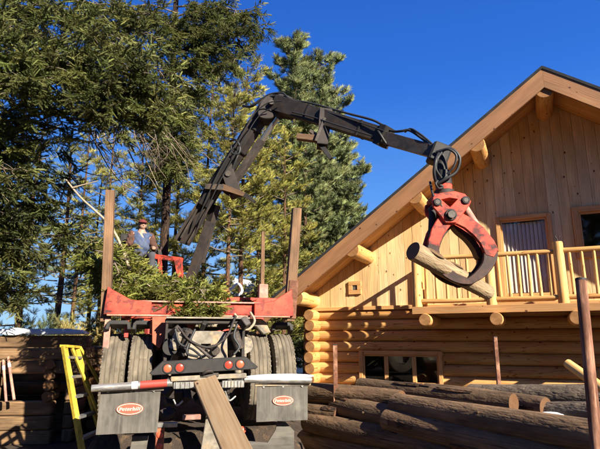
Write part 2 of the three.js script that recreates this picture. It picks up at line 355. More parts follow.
// ------------------------------------------------------------------ the log house
{
  const H = thing('log_house', 'new log house with board gable, balcony and wide overhanging roof', 'house', [4.188, -0.463, -10.997], -25 * Math.PI / 180);
  const RU = 1.375, RV = 7.42, SL = 0.725, CA = Math.cos(Math.atan(SL)), UL = -4.97, URT = 7.72;
  const topLine = (u) => RV - SL * Math.abs(u - RU);
  // a strip of the roof seen end on: between two depths under the roof's top line, from z0 to z1
  const strip = (side, p0, p1, z0, z1, e = 0) => {
    const a = p0 / CA, b = p1 / CA, s = side < 0 ? RU - 0.001 : RU + 0.001, t = side < 0 ? UL - e : URT + e;
    const g = extr([[s, RV - a], [t, topLine(t) - a], [t, topLine(t) - b], [s, RV - b]], z1 - z0, 0);
    g.translate(0, 0, z0);
    g.rotateZ(side * Math.atan(SL)); metric(g, 'x'); g.rotateZ(-side * Math.atan(SL)); return g;
  };
  const roof = group('roof', H);
  for (const s of [-1, 1]) {
    part('roof_covering', strip(s, -0.03, 0.022, -8, 1.262, 0.03), M.roof, roof);
    part('roof_deck', strip(s, 0.024, 0.13, -8, 1.196), M.deck, roof);
    part('barge_board', strip(s, 0.024, 0.352, 1.2, 1.245), M.barge, roof);
    for (let k = 0; k < 8; k++) part('soffit_plank', strip(s, 0.132 + rr(0, 0.003), 0.158, 0.0 + k * 0.15, 0.0 + k * 0.15 + 0.1455), pick(M.soffit), roof);
    part('inner_soffit', strip(s, 0.133, 0.157, -8, -0.004), M.soffit[0], roof);
  }
  for (const u of [1.375, 0.0, -1.34, -2.79, 2.75, 4.12, 5.5, 6.9]) {
    const y = topLine(u) - (u === 1.375 ? 0.48 : 0.17 / CA + 0.165 / CA);
    const m = part('purlin', logGeo(2.2, 0.165, 0.17, { seg: 22, rough: 0.02, rings: 8, chamfer: 0.02 }), [M.houseLog[2], M.end], roof);
    aim(m, v3(u, y, -1.0), v3(u, y, 1.192));
  }
  { const m = part('eave_log', logGeo(8.6, 0.165, 0.17, { seg: 20, rough: 0.02 }), [M.peeled, M.end], roof); aim(m, v3(-4.24, 2.98, -7.6), v3(-4.24, 2.98, 1.0)); }

  // courses of logs under the gable
  const wx0 = -3.06, wx1 = -1.18, wy0 = 1.0, wy1 = 1.75;
  const course = (k) => 0.125 + 0.25 * k;
  for (let k = 0; k < 11; k++) {
    const y = course(k), r = 0.1285, cut = k >= 4 && k <= 6;
    for (const [a, b] of cut ? [[-4.52, wx0 - 0.02], [wx1 + 0.02, 7.3]] : [[-4.52, 7.3]])
      aim(part('wall_log', logGeo(b - a, r * rr(0.97, 1.03), r * rr(0.97, 1.03), { seg: 18, rough: 0.035, bend: 0.006 }), [pick(M.houseLog), M.end], H), v3(a, y, -0.115 + rr(-0.008, 0.008)), v3(b, y + rr(-0.006, 0.006), -0.115));
  }
  for (let k = 0; k < 11; k++) { // side wall logs, whose ends stand proud of the corner
    const y = course(k) + 0.115 - 0.125 + (k ? 0 : 0.01), e = rr(0.33, 0.47);
    aim(part('corner_log', logGeo(7.4 + e, 0.13, rr(0.118, 0.136), { seg: 20, rough: 0.03, chamfer: 0.03 }), [pick(M.houseLog), M.end], H), v3(-4.2, y, -7.4), v3(-4.2 + rr(-0.015, 0.015), y, e));
    aim(part('corner_log', logGeo(7.4, 0.13, 0.13, { seg: 12 }), [pick(M.houseLog), M.end], H), v3(6.95, y, -7.4), v3(6.95, y, 0.0));
  }
  part('rear_wall', cbox(11.2, 2.8, 0.2), M.houseLog[0], H, [1.4, 1.4, -7.5]);
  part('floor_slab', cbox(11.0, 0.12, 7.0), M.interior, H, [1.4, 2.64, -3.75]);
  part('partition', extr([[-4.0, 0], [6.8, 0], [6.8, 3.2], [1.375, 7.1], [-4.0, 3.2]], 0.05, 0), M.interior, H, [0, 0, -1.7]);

  // the gable of upright boards, cut round the two windows
  const openings = [[0.2, 1.25, 2.86, 4.66], [1.67, 3.14, 3.66, 4.74]], under = (u) => topLine(u) - 0.165 / CA;
  for (let k = 0; k < 55; k++) {
    const a = -4.21 + 0.21 * k, b = a + 0.2005, mid = (a + b) / 2, hole = openings.find((o) => mid > o[0] && mid < o[1]);
    const runs = hole ? [[2.76, hole[2]], [hole[3], null]] : [[2.76, null]];
    for (const [y0, y1] of runs) {
      if (under(Math.abs(a - RU) > Math.abs(b - RU) ? a : b) < y0 + 0.04) continue;
      const top = y1 === null ? (a < RU && b > RU ? [[b, under(b)], [RU, under(RU)], [a, under(a)]] : [[b, under(b)], [a, under(a)]]) : [[b, y1], [a, y1]];
      const g = extr([[a, y0], [b, y0], ...top], 0.018, 0.003); metric(g, 'y');
      part('gable_board', g, pick(M.board), H, [0, 0, -0.02 + rr(-0.005, 0.005)]);
    }
  }
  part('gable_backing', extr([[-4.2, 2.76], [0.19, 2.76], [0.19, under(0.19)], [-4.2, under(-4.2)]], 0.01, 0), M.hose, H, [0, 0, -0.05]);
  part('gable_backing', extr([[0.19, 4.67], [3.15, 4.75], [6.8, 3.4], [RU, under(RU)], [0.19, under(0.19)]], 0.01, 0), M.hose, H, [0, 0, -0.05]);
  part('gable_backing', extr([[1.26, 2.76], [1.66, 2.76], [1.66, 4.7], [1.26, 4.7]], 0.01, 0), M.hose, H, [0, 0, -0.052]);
  part('sill_board', cbox(11.4, 0.09, 0.05, 0.006), M.trim, H, [1.4, 2.765, 0.022]);

  // windows
  function windowSet(u0, u1, y0, y1, z, mullions, tw, kind) {
    const w = group('window', H, [(u0 + u1) / 2, (y0 + y1) / 2, z]), W = u1 - u0, h = y1 - y0;
    for (const s of [-1, 1]) {
      part('frame', cbox(tw, h + 2 * tw, 0.07, 0.006, 'y'), M.trim, w, [s * (W / 2 + tw / 2), 0, 0]);
      part('frame', cbox(W - 0.004, tw, 0.066, 0.006), M.trim, w, [0, s * (h / 2 + tw / 2), 0]);
      part('sash', cbox(0.04, h - 0.002, 0.05, 0.004, 'y'), M.trim, w, [s * (W / 2 - 0.02), 0, -0.03]);
      part('sash', cbox(W - 0.084, 0.04, 0.048, 0.004), M.trim, w, [0, s * (h / 2 - 0.021), -0.03]);
    }
    const edges = [-W / 2 + 0.04, ...mullions, W / 2 - 0.04];
    for (const m of mullions) part('mullion', cbox(0.085, h - 0.088, 0.06, 0.005, 'y'), M.trim, w, [m, 0, -0.02]);
    for (let k = 0; k + 1 < edges.length; k++) part('pane', cbox(edges[k + 1] - edges[k] - 0.002, h - 0.085, 0.006, 0.001), M.glass, w, [(edges[k] + edges[k + 1]) / 2, 0, -0.04]);
    if (kind === 'blinds') for (let k = 0; k < 11; k++) part('blind_slat', cbox(0.082, h - 0.12, 0.004, 0.001, 'y'), M.blind, w, [-W / 2 + 0.07 + k * 0.079, 0, -0.11], [0, 0.5, 0]);
    return w;
  }
  windowSet(0.26, 1.19, 2.95, 4.59, 0.03, [], 0.085, 'blinds');
  windowSet(1.79, 3.02, 3.78, 4.62, 0.03, [0.3], 0.12);
  windowSet(wx0 + 0.07, wx1 - 0.07, wy0 + 0.06, wy1 - 0.05, 0.02, [-0.31, 0.33], 0.085);
  for (let k = 0; k < 2; k++) part('window_buck', cbox(0.05, wy1 - wy0 + 0.02, 0.24), M.trim, H, [k ? wx1 + 0.012 : wx0 - 0.012, (wy0 + wy1) / 2, -0.13]);
  for (const [u0, u1, y0, y1] of openings) for (const u of [u0, u1]) part('window_buck', cbox(0.02, y1 - y0, 0.12), M.trim, H, [u, (y0 + y1) / 2, -0.09]);
  // the little square vent
  { const v = group('gable_vent', H, [-3.14, 3.26, 0.02]);
    for (const s of [-1, 1]) { part('vent_frame', cbox(0.32, 0.1, 0.05), M.trim, v, [0, s * 0.11, 0.002]); part('vent_frame', cbox(0.1, 0.117, 0.048, 0.005, 'y'), M.trim, v, [s * 0.11, 0, 0]); }
    part('vent_hole', cbox(0.13, 0.13, 0.02), M.interior, v, [0, 0, -0.01]); }

  // balcony
  const B = group('balcony', H), DN = 1.1, b0 = -1.53, b1 = 6.9;
  for (let k = 0; k < 8; k++) part('deck_board', cbox(b1 - b0 - 0.02, 0.036, 0.128, 0.004), M.deck, B, [(b0 + b1) / 2, 2.682, 0.075 + k * 0.132]);
  part('fascia_board', cbox(b1 - b0, 0.15, 0.04, 0.005), M.deck, B, [(b0 + b1) / 2, 2.625, DN + 0.0]);
  part('fascia_board', cbox(0.04, 0.15, DN - 0.04, 0.005, 'z'), M.deck, B, [b0 + 0.02, 2.625, DN / 2 - 0.002]);
  part('rim_joist', cbox(b1 - b0 - 0.1, 0.11, 0.05), M.deck, B, [(b0 + b1) / 2 + 0.03, 2.6, 0.55]);
  for (const u of [-1.26, 0.1, 1.47, 2.84, 4.2]) aim(part('joist_log', logGeo(1.5, 0.115, 0.125, { seg: 20, rough: 0.02, rings: 4, chamfer: 0.02 }), [M.houseLog[2], M.end], B), v3(u, 2.43, -0.3), v3(u, 2.43, 1.2));
  const posts = [-1.43, 0.03, 1.30, 2.66, 4.05];
  posts.forEach((u, k) => {
    const z = DN - 0.1;
    aim(part('post', logGeo(1.17, 0.1, 0.093, { seg: 18, rough: 0.03, rings: 6, chamfer: 0.025 }), [M.peeled, M.end], B), v3(u, 2.7, z), v3(u + rr(-0.01, 0.01), 3.87, z));
    if (k < posts.length - 1) {
      const a = u + 0.08, b = posts[k + 1] - 0.08;
      aim(part('rail', logGeo(b - a, 0.05, 0.046, { seg: 12, rough: 0.04, bend: 0.012, rings: 6 }), [M.houseLog[0], M.end], B), v3(a, 3.7, z), v3(b, 3.7 + rr(-0.01, 0.01), z));
      aim(part('rail', logGeo(b - a, 0.05, 0.048, { seg: 12, rough: 0.04, bend: 0.01, rings: 6 }), [M.houseLog[0], M.end], B), v3(a, 2.82, z), v3(b, 2.82, z));
      const n = 6;
      for (let i = 0; i < n; i++) { const x = lerp(a, b, (i + 0.6) / (n + 0.2)) + rr(-0.008, 0.008); aim(part('baluster', logGeo(0.86, 0.034, 0.028, { seg: 10, rough: 0.05, rings: 4 }), [M.peeled, M.end], B), v3(x, 2.83, z), v3(x + rr(-0.012, 0.012), 3.69, z)); }
    }
  });
  aim(part('rail', logGeo(0.96, 0.05, 0.046, { seg: 12 }), [M.houseLog[0], M.end], B), v3(-1.43, 3.7, 0.01), v3(-1.43, 3.7, 0.93));
  aim(part('rail', logGeo(0.96, 0.05, 0.046, { seg: 12 }), [M.houseLog[0], M.end], B), v3(-1.43, 2.82, 0.01), v3(-1.43, 2.82, 0.93));
  for (let i = 0; i < 4; i++) aim(part('baluster', logGeo(0.86, 0.034, 0.028, { seg: 10 }), [M.peeled, M.end], B), v3(-1.43, 2.83, 0.16 + i * 0.2), v3(-1.43, 3.69, 0.16 + i * 0.2));
  { const pts = [v3(1.30, 3.87, 1.0), v3(1.30, 3.93, 1.0), v3(1.27, 3.98, 1.0), v3(1.30, 4.02, 1.0)]; part('post_hook', tubeGeo(pts, 0.012), M.steel, B); part('post_hook', tubeGeo([v3(1.28, 3.94, 1.0), v3(1.34, 3.95, 1.0), v3(1.35, 3.99, 1.0)], 0.01), M.steel, B); }
}

// ------------------------------------------------------------------ the log truck
{
  const T = thing('log_truck', 'rear of a log truck with red bunk, dual tyres and mud flaps', 'truck', TR.p, TR.a);
  // tyres
  const prof = [[0.30, -0.125], [0.36, -0.137], [0.47, -0.138], [0.525, -0.130]];
  for (const [a, b] of [[-0.128, -0.083], [-0.073, -0.029], [-0.019, 0.019], [0.029, 0.073], [0.083, 0.128]]) prof.push([a > -0.1 ? 0.538 : 0.534, a], [0.548 - Math.abs(a + b) * 0.03, a + 0.004], [0.548 - Math.abs(a + b) * 0.03, b - 0.004], [b < 0.1 ? 0.538 : 0.534, b], ...(b < 0.1 ? [[0.535, b + 0.002], [0.535, b + 0.008]] : []));
  prof.push([0.525, 0.130], [0.47, 0.138], [0.36, 0.137], [0.30, 0.125]);
  const tyreG = new THREE.LatheGeometry(prof.map(([r, y]) => new THREE.Vector2(r, y)), 72); tyreG.rotateZ(Math.PI / 2);
  { const uv = tyreG.attributes.uv; for (let i = 0; i < uv.count; i++) uv.setXY(i, uv.getX(i) * 3.4, uv.getY(i) * 0.8); }
  tyreG.computeVertexNormals();
  const blocks = []; // cross cuts of the tread
  for (let i = 0; i < 54; i++) for (const s of [-1, 1]) { const g = cbox(0.022, 0.012, 0.024, 0.003); g.translate(s * 0.121, 0.5405, 0); g.rotateX(i / 54 * Math.PI * 2 + (s > 0 ? 0.05 : 0)); blocks.push(g); }
  const blockG = mergeGeometries(blocks);
  const rimG = new THREE.LatheGeometry([[0.05, -0.03], [0.12, -0.05], [0.2, -0.06], [0.27, -0.04], [0.30, -0.115], [0.31, -0.12], [0.3, 0.1], [0.26, 0.04], [0.05, 0.02]].map(([r, y]) => new THREE.Vector2(r, y)), 36); rimG.rotateZ(Math.PI / 2);
  const wheel = (x, z) => {
    const t = part('tyre', tyreG, M.rubber, T, [x, 0.512, z]); t.rotation.x = rnd() * 6;
    part('tread_block', blockG, M.rubber, t).userData.kind = 'stuff';
    part('rim', rimG, M.dusty, t).rotation.y = x > 0 ? Math.PI : 0;
  };
  for (const z of [-0.28, -1.62]) for (const x of [-1.045, -0.735, 0.70, 1.02]) wheel(x, z);
  for (const z of [-0.28, -1.62]) {
    const g = cyl(0.07, 1.9, 16); g.rotateZ(Math.PI / 2); part('axle', g, M.black, T, [0, 0.512, z]);
    part('differential', new THREE.SphereGeometry(0.2, 20, 14), M.black, T, [0, 0.52, z]).scale.set(1, 1.05, 0.9);
  }
  for (const s of [-1, 1]) {
    part('frame_rail', cbox(0.08, 0.26, 6.7, 0.008, 'z'), M.black, T, [s * 0.43, 0.98, -2.95]);
    part('air_bag', cyl(0.13, 0.26, 20), M.black, T, [s * 0.46, 0.72, -0.55]);
    part('spring_hanger', cbox(0.1, 0.42, 0.16, 0.01, 'y'), M.steel, T, [s * 0.44, 0.72, 0.12]);
    part('shock_absorber', cyl(0.04, 0.5, 12), M.dusty, T, [s * 0.33, 0.82, 0.3], [0.15, 0, s * 0.35]);
  }
  for (const z of [0.35, -0.95, -2.2, -4]) part('cross_member', cbox(0.8, 0.2, 0.07), M.steel, T, [0, 0.96, z]);
  part('rear_plate', extr([[-0.2, 0.76], [0.26, 0.76], [0.24, 1.1], [0.16, 1.12], [-0.12, 1.12], [-0.18, 1.08]], 0.02, 0.004, [[[-0.06, 0.88], [-0.06, 0.98], [0.06, 0.98], [0.06, 0.88]]]), M.dusty, T, [0.0, -0.04, 0.45]);
  part('top_channel', cbox(1.0, 0.055, 0.1, 0.01), M.steel, T, [0.02, 1.195, 0.40]);
  part('top_channel', cbox(0.98, 0.02, 0.16, 0.004), M.dusty, T, [0.02, 1.236, 0.42]);
  for (const x of [-0.34, -0.22, 0.36]) part('valve_body', cyl(0.055, 0.2, 14), x < -0.3 ? M.dusty : M.greySteel, T, [x, 0.98, 0.5], [0.2, 0, x]);
  { const cr = mulberry(77), nm = ['bracket', 'valve_block', 'clamp', 'air_line_fitting']; for (let i = 0; i < 26; i++) part(nm[i % 4], i % 3 ? cbox(0.05 + cr() * 0.12, 0.03 + cr() * 0.14, 0.04 + cr() * 0.1, 0.008) : cyl(0.02 + cr() * 0.04, 0.08 + cr() * 0.14, 12), [M.black, M.steel, M.greySteel, M.dusty, M.steel, M.orange][Math.floor(cr() * 5.3)], T, [(cr() - 0.5) * 0.95, 0.74 + cr() * 0.44, 0.15 + cr() * 0.38], [cr() * 2, cr() * 2, cr() * 3]); for (let i = 0; i < 12; i++) part('bracket', cbox(0.06 + cr() * 0.16, 0.04 + cr() * 0.12, 0.05 + cr() * 0.1, 0.008), [M.black, M.steel, M.greySteel][Math.floor(cr() * 3)], T, [(cr() - 0.5) * 1.0, 0.12 + cr() * 0.4, 0.1 + cr() * 0.4], [cr(), cr(), cr() * 3]); }
  for (const x of [-0.46, 0.44]) part('side_strap', extr([[-0.01, 0.72], [0.02, 0.72], [0.015, 1.16], [-0.005, 1.16]], 0.02, 0.004), M.steel, T, [x, 0, 0.42]);
  part('deck_plate', cbox(0.9, 0.04, 6.2, 0.008), M.dusty, T, [0, 1.16, -3.0]);
  // fenders and their brackets
  for (const [x, z] of [[-1.02, -0.26], [-0.72, -0.3], [0.70, -0.5], [1.04, -0.5]]) part('fender_bracket', extr([[-0.13, 0], [-0.1, 0.03], [0.1, 0.03], [0.13, 0], [0.14, -0.07], [0.11, -0.07], [0.1, -0.01], [-0.1, -0.01], [-0.11, -0.07], [-0.14, -0.07]], 0.16, 0.006), M.black, T, [x, 1.13, z + 0.25], [-0.3, 0, 0]);
  part('fender', extr([[0, 0], [0.18, 0], [0.24, -0.04], [0.30, -0.16], [0.22, -0.18], [0.12, -0.08], [0, -0.06]], 0.2, 0.01), M.dusty, T, [0.55, 1.24, -0.2]);
  // the red bunk
  const bunk = group('bunk', T, [0, 0, 0.02]);
  part('bolster', cbox(2.1, 0.145, 0.2, 0.012), M.red, bunk, [-0.06, 1.357, 0]);
  part('sunlit_top_plate', cbox(1.85, 0.02, 0.26, 0.004), M.pink, bunk, [-0.2, 1.442, 0.01]);  // paler pink paints the lit look of the bolster top into its colour
  part('gusset', extr([[0.62, 1.286], [1.12, 1.286], [1.10, 1.62], [0.86, 1.46], [0.62, 1.435]], 0.05, 0.006), M.red, bunk, [0, 0, 0.105]);
  part('gusset', extr([[-0.66, 1.286], [-0.66, 1.435], [-0.9, 1.45], [-1.17, 1.6], [-1.19, 1.286]], 0.05, 0.006), M.red, bunk, [0, 0, 0.105]);
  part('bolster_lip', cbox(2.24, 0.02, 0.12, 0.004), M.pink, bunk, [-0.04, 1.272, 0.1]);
  aim(part('bunk_brace', cbox(1.3, 0.1, 0.08), M.red, bunk), v3(0, 0, 0), v3(1, 0.0, -0.1)).position.set(0.5, 1.55, -1.0);
  for (const [x, h] of [[-0.6, 0.2], [0.45, 0.12]]) part('bunk_saddle', cbox(0.12, h, 0.2, 0.01, 'y'), M.orange, bunk, [x, 1.25 - h / 2, 0]);
  part('saddle_bracket', extr([[-0.08, 0], [0.08, 0], [0.1, -0.2], [0.02, -0.36], [-0.06, -0.3]], 0.05, 0.006), M.orange, bunk, [-0.55, 1.25, 0.16]);
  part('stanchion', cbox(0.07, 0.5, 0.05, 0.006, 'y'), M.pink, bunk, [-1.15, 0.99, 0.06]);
  part('stanchion', cbox(0.05, 0.24, 0.04, 0.006, 'y'), M.redPlain, bunk, [-0.93, 1.13, 0.05]);
  // upright stakes of the bunks
  const stake = (x0, y0, x1, y1, z, w, d) => { const A = v3(x0, y0, z), Bp = v3(x1, y1, z); return aim(part('stake', beamGeo(A.distanceTo(Bp), w, w * 0.92, d, d, 0.012), M.stake, T), A, Bp); };
  stake(-1.18, 1.2, -1.255, 2.84, 0.03, 0.115, 0.12);
  stake(1.09, 1.22, 1.195, 2.75, 0.06, 0.13, 0.12);
  aim(part('stake_rub', cbox(0.5, 0.12, 0.02), M.rust, T), v3(1.125, 1.5, 0.127), v3(1.16, 2.0, 0.127));
  stake(1.22, 1.3, 1.22, 3.01, -2.8, 0.07, 0.07);
  stake(-1.22, 1.3, -1.25, 2.2, -2.8, 0.08, 0.08);
  part('stake_pocket', cbox(0.17, 0.42, 0.16, 0.01, 'y'), M.pink, T, [1.23, 1.78, -2.77]);
  part('front_bolster', cbox(2.5, 0.17, 0.2, 0.012), M.red, T, [0, 1.42, -2.8]);
  // light bar
  const bar = group('light_bar', T, [0, 0, 0.94], [0, 0, 0.045]);
  part('bar_body', extr([[-0.56, 0.672], [-0.54, 0.655], [0.54, 0.655], [0.56, 0.672], [0.44, 0.778], [-0.44, 0.778]], 0.1, 0.006), M.black, bar, [0, 0, -0.05]);
  for (const [x, m] of [[-0.385, 'lensAmber'], [-0.262, 'lensRed'], [0.25, 'lensRed'], [0.375, 'lensAmber']]) {
    const rg = new THREE.TorusGeometry(0.047, 0.009, 8, 24); part('lamp_ring', rg, M.black, bar, [x, 0.712, 0.056]);
    const lg = new THREE.SphereGeometry(0.046, 24, 10, 0, Math.PI * 2, 0, Math.PI / 2); lg.rotateX(Math.PI / 2); part('lamp_lens', lg, M[m], bar, [x, 0.712, 0.05]).scale.z = 0.4;
  }
  // rear bumper: hollow wings and a channel in the middle
  const bump = group('bumper', T, [0, 0, 0.9]);
  const wing = (x0, x1, y0, y1) => aim(part('bumper_wing', new THREE.CylinderGeometry(0.04, 0.036, Math.abs(x1 - x0), 20).rotateZ(-Math.PI / 2).translate(Math.abs(x1 - x0) / 2, 0, 0), M.alu, bump), v3(x0, y0, 0), v3(x1, y1, 0));
  wing(-1.16, -0.36, 0.50, 0.54); wing(0.40, 1.16, 0.56, 0.54);
  { const g = new THREE.CylinderGeometry(0.041, 0.041, 0.27, 20).rotateZ(Math.PI / 2); aim(part('reflective_tape', g, M.redPlain, bump), v3(-0.55, 0.531, 0), v3(0.25, 0.571, 0)); }
  { const g = new THREE.CylinderGeometry(0.0412, 0.0412, 0.06, 20).rotateZ(Math.PI / 2); aim(part('reflective_tape', g, M.white, bump), v3(-0.74, 0.521, 0), v3(0.06, 0.561, 0)); }
  part('snow_cap', new THREE.SphereGeometry(1, 24, 10), M.snow, bump, [0.80, 0.584, 0.005]).scale.set(0.40, 0.03, 0.045);
  part('cross_channel', cbox(0.80, 0.05, 0.1, 0.006), M.dusty, bump, [0.02, 0.592, 0], [0, 0, 0.03]);
  for (const [x, w] of [[-0.2, 0.3], [0.28, 0.24]]) { part('channel_plate', cbox(w, 0.075, 0.05, 0.006), M.alu, bump, [x, 0.515, 0.0]); for (let i = 0; i < 6; i++) part('plate_rib', cbox(0.014, 0.07, 0.012, 0.003, 'y'), M.alu, bump, [x - w / 2 + 0.03 + i * (w - 0.06) / 5, 0.515, 0.03]); }
  const ring = part('pintle_ring', new THREE.TorusGeometry(0.05, 0.018, 10, 24), M.steel, bump, [0.0, 0.635, 0.06], [1.1, 0.2, 0]);
  part('pintle_block', cbox(0.2, 0.06, 0.12, 0.01), M.greySteel, bump, [0.02, 0.62, -0.0]);
  // mud flaps with an oval badge
  const c = document.createElement('canvas'); c.width = 512; c.height = 256; const q = c.getContext('2d');
  q.fillStyle = '#98503c'; q.fillRect(0, 0, 512, 256); q.strokeStyle = '#cbb8a2'; q.lineWidth = 14; q.beginPath(); q.ellipse(256, 128, 236, 108, 0, 0, Math.PI * 2); q.stroke();
  q.fillStyle = '#d8c8b2'; q.font = 'italic bold 92px serif'; q.textAlign = 'center'; q.textBaseline = 'middle'; q.fillText('Peterbilt', 250, 128);
  const badgeTex = new THREE.CanvasTexture(c); badgeTex.colorSpace = THREE.SRGBColorSpace; badgeTex.magFilter = THREE.LinearFilter;
  const badgeM = std([1, 1, 1], { map: badgeTex, roughness: 0.6 });
  const ovalG = (a, b) => { const g = new THREE.CylinderGeometry(1, 1, 0.004, 48); g.rotateX(Math.PI / 2); const p = g.attributes.position, uv = g.attributes.uv; for (let i = 0; i < p.count; i++) uv.setXY(i, 0.5 + p.getX(i) * 0.5, 0.5 + p.getY(i) * 0.5); g.scale(a, b, 1); return g; };
  const flapG = (w, h) => { const g = new THREE.BoxGeometry(w, h, 0.012, 8, 10, 1), p = g.attributes.position; for (let i = 0; i < p.count; i++) { const x = p.getX(i) / w, y = p.getY(i) / h; p.setX(i, p.getX(i) + (0.5 - y) * -0.012 - Math.sign(x) * Math.max(0, -y - 0.42) * 0.25 * Math.max(0, Math.abs(x) - 0.4)); p.setZ(i, p.getZ(i) + 0.03 * (0.5 - y) * (0.5 - y) + 0.006 * Math.sin(x * 9 + y * 2)); } g.computeVertexNormals(); return metric(g, 'y'); };
  const flap = (x, y, w, h, z, ow) => { const f = part('mud_flap', flapG(w, h), M.flap, T, [x, y, z]); if (ow) part('badge', ovalG(ow, ow * 0.45), badgeM, f, [0.0, 0.02, 0.0195]); for (const s of [-0.38, 0, 0.38]) part('flap_bolt', new THREE.CylinderGeometry(0.012, 0.012, 0.01, 8).rotateX(Math.PI / 2), M.alu, f, [s * w, h / 2 - 0.02, 0.01]); return f; };
  flap(-0.775, 0.265, 0.60, 0.43, 0.84, 0.135); flap(0.845, 0.305, 0.58, 0.38, 0.86, 0.12);
  part('flap_hanger', cbox(0.66, 0.03, 0.03), M.dusty, T, [-0.775, 0.475, 0.85]); part('flap_hanger', cbox(0.64, 0.03, 0.03), M.dusty, T, [0.845, 0.495, 0.865]);
  // lower flaps and the lights under the bumper
  const low = part('lower_flap', extr([[-0.32, -0.42], [0.24, -0.42], [0.24, -0.02], [0.14, 0.08], [0.05, 0.09], [0.03, 0.0], [-0.06, -0.13], [-0.32, -0.1]], 0.012, 0.003), M.flap, T, [0.76, 0.0, 0.74]);
  part('badge', ovalG(0.2, 0.09), badgeM, low, [-0.04, -0.29, 0.018]);
  part('lower_flap', extr([[-0.1, -0.3], [0.07, -0.3], [0.1, 0], [-0.06, 0]], 0.012, 0.003), M.flap, T, [-0.68, -0.02, 0.66]);
  const lb = part('light_bracket', cbox(0.09, 0.26, 0.04, 0.006, 'y'), M.orange, T, [-0.46, -0.08, 0.62]);
  for (const y of [0.06, -0.05]) part('lamp_lens', new THREE.SphereGeometry(0.035, 16, 10), M.lensAmber, lb, [0, y, 0.02]).scale.z = 0.5;
  part('bracket_arm', cbox(0.24, 0.05, 0.06), M.alu, T, [-0.40, 0.08, 0.62]);
  part('marker_lamp', new THREE.SphereGeometry(0.04, 16, 12), M.lensAmber, T, [0.43, 0.0, 0.66]);
  part('step_plate', cbox(0.2, 0.05, 0.08, 0.006), M.pink, T, [-0.13, 0.14, 0.55]);
  part('hanger_strap', extr([[-0.06, -0.36], [0.2, -0.36], [0.14, 0.16], [0.0, 0.16]], 0.03, 0.006), M.dusty, T, [0.05, 0.03, 0.4], [0.1, 0, 0]);
  // hoses, chain and rods behind the light bar
  const loc = (x, y, z) => v3(x, y, z);
  for (const [a, m, r] of [
    [[loc(-0.32, 1.12, 0.66), loc(-0.2, 0.98, 0.72), loc(0.02, 0.9, 0.74), loc(0.2, 1.0, 0.7), loc(0.34, 1.26, 0.5)], M.steel, 0.014],
    [[loc(-0.3, 1.05, 0.66), loc(-0.12, 0.92, 0.72), loc(0.0, 0.82, 0.76), loc(0.05, 0.78, 0.8)], M.greySteel, 0.018],
    [[loc(-0.14, 1.1, 0.66), loc(-0.2, 0.95, 0.7), loc(-0.22, 0.84, 0.74), loc(-0.1, 0.8, 0.78)], M.hose, 0.014],
    [[loc(-0.36, 1.1, 0.64), loc(-0.3, 0.94, 0.68), loc(-0.16, 0.88, 0.72), loc(-0.06, 0.8, 0.78)], M.hose, 0.013],
    [[loc(0.34, 1.16, 0.66), loc(0.3, 1.02, 0.7), loc(0.36, 0.9, 0.72), loc(0.3, 0.82, 0.74)], M.hose, 0.014],
    [[loc(0.2, 0.44, 0.88), loc(0.25, 0.34, 0.86), loc(0.32, 0.38, 0.84)], M.alu, 0.01],
    [[loc(-0.34, 0.36, 0.8), loc(-0.3, 0.3, 0.8), loc(-0.24, 0.34, 0.78)], M.alu, 0.01],
    [[loc(0.36, 1.3, 0.2), loc(0.5, 1.1, 0.3), loc(0.6, 1.2, 0.3), loc(0.56, 1.32, 0.2)], M.twigPale, 0.016]]) part('hose', tubeGeo(a, r), m, T);
  part('brake_can', cyl(0.1, 0.16, 18).rotateX(Math.PI / 2), M.dusty, T, [0.47, 0.92, 0.32]);
  part('brake_can', cyl(0.09, 0.16, 18).rotateX(Math.PI / 2), M.black, T, [-0.40, 0.9, 0.42]);
  part('side_box', cbox(0.12, 0.3, 0.2, 0.01), M.dusty, T, [0.47, 0.85, 0.05]);
  part('cab', cbox(2.1, 1.5, 1.4, 0.08), M.redPlain, T, [0.0, 1.5, -7.4]);
  // the wooden plank that leans on the bumper
  const P = thing('wooden_plank', 'thick weathered plank leaning on the truck bumper between the mud flaps', 'plank', at(205, 381, 5.5));
  const A = at(205, 381, 5.5), E = at(236, 449, 4.55), D = E.clone().sub(A).normalize(), B2 = A.clone().addScaledVector(D, 2.05);
  const side = v3(0, 1, 0.1).cross(D).normalize();
  const m = part('board', cbox(2.05, 0.07, 0.235, 0.008).translate(1.02, 0, 0), M.plank, P);
  const y = v3(1, 0, 0.25).cross(D).normalize(), z = D.clone().cross(y);
  m.quaternion.setFromRotationMatrix(new THREE.Matrix4().makeBasis(D, y, z));
  for (let i = 0; i < 4; i++) { const n = new THREE.Mesh(new THREE.CylinderGeometry(0.006, 0.006, 0.012, 8), M.steel); n.name = 'nail'; n.position.set(0.08 + (i % 2) * 0.05, 0.035, (i < 2 ? -1 : 1) * 0.07); m.add(n); }
}

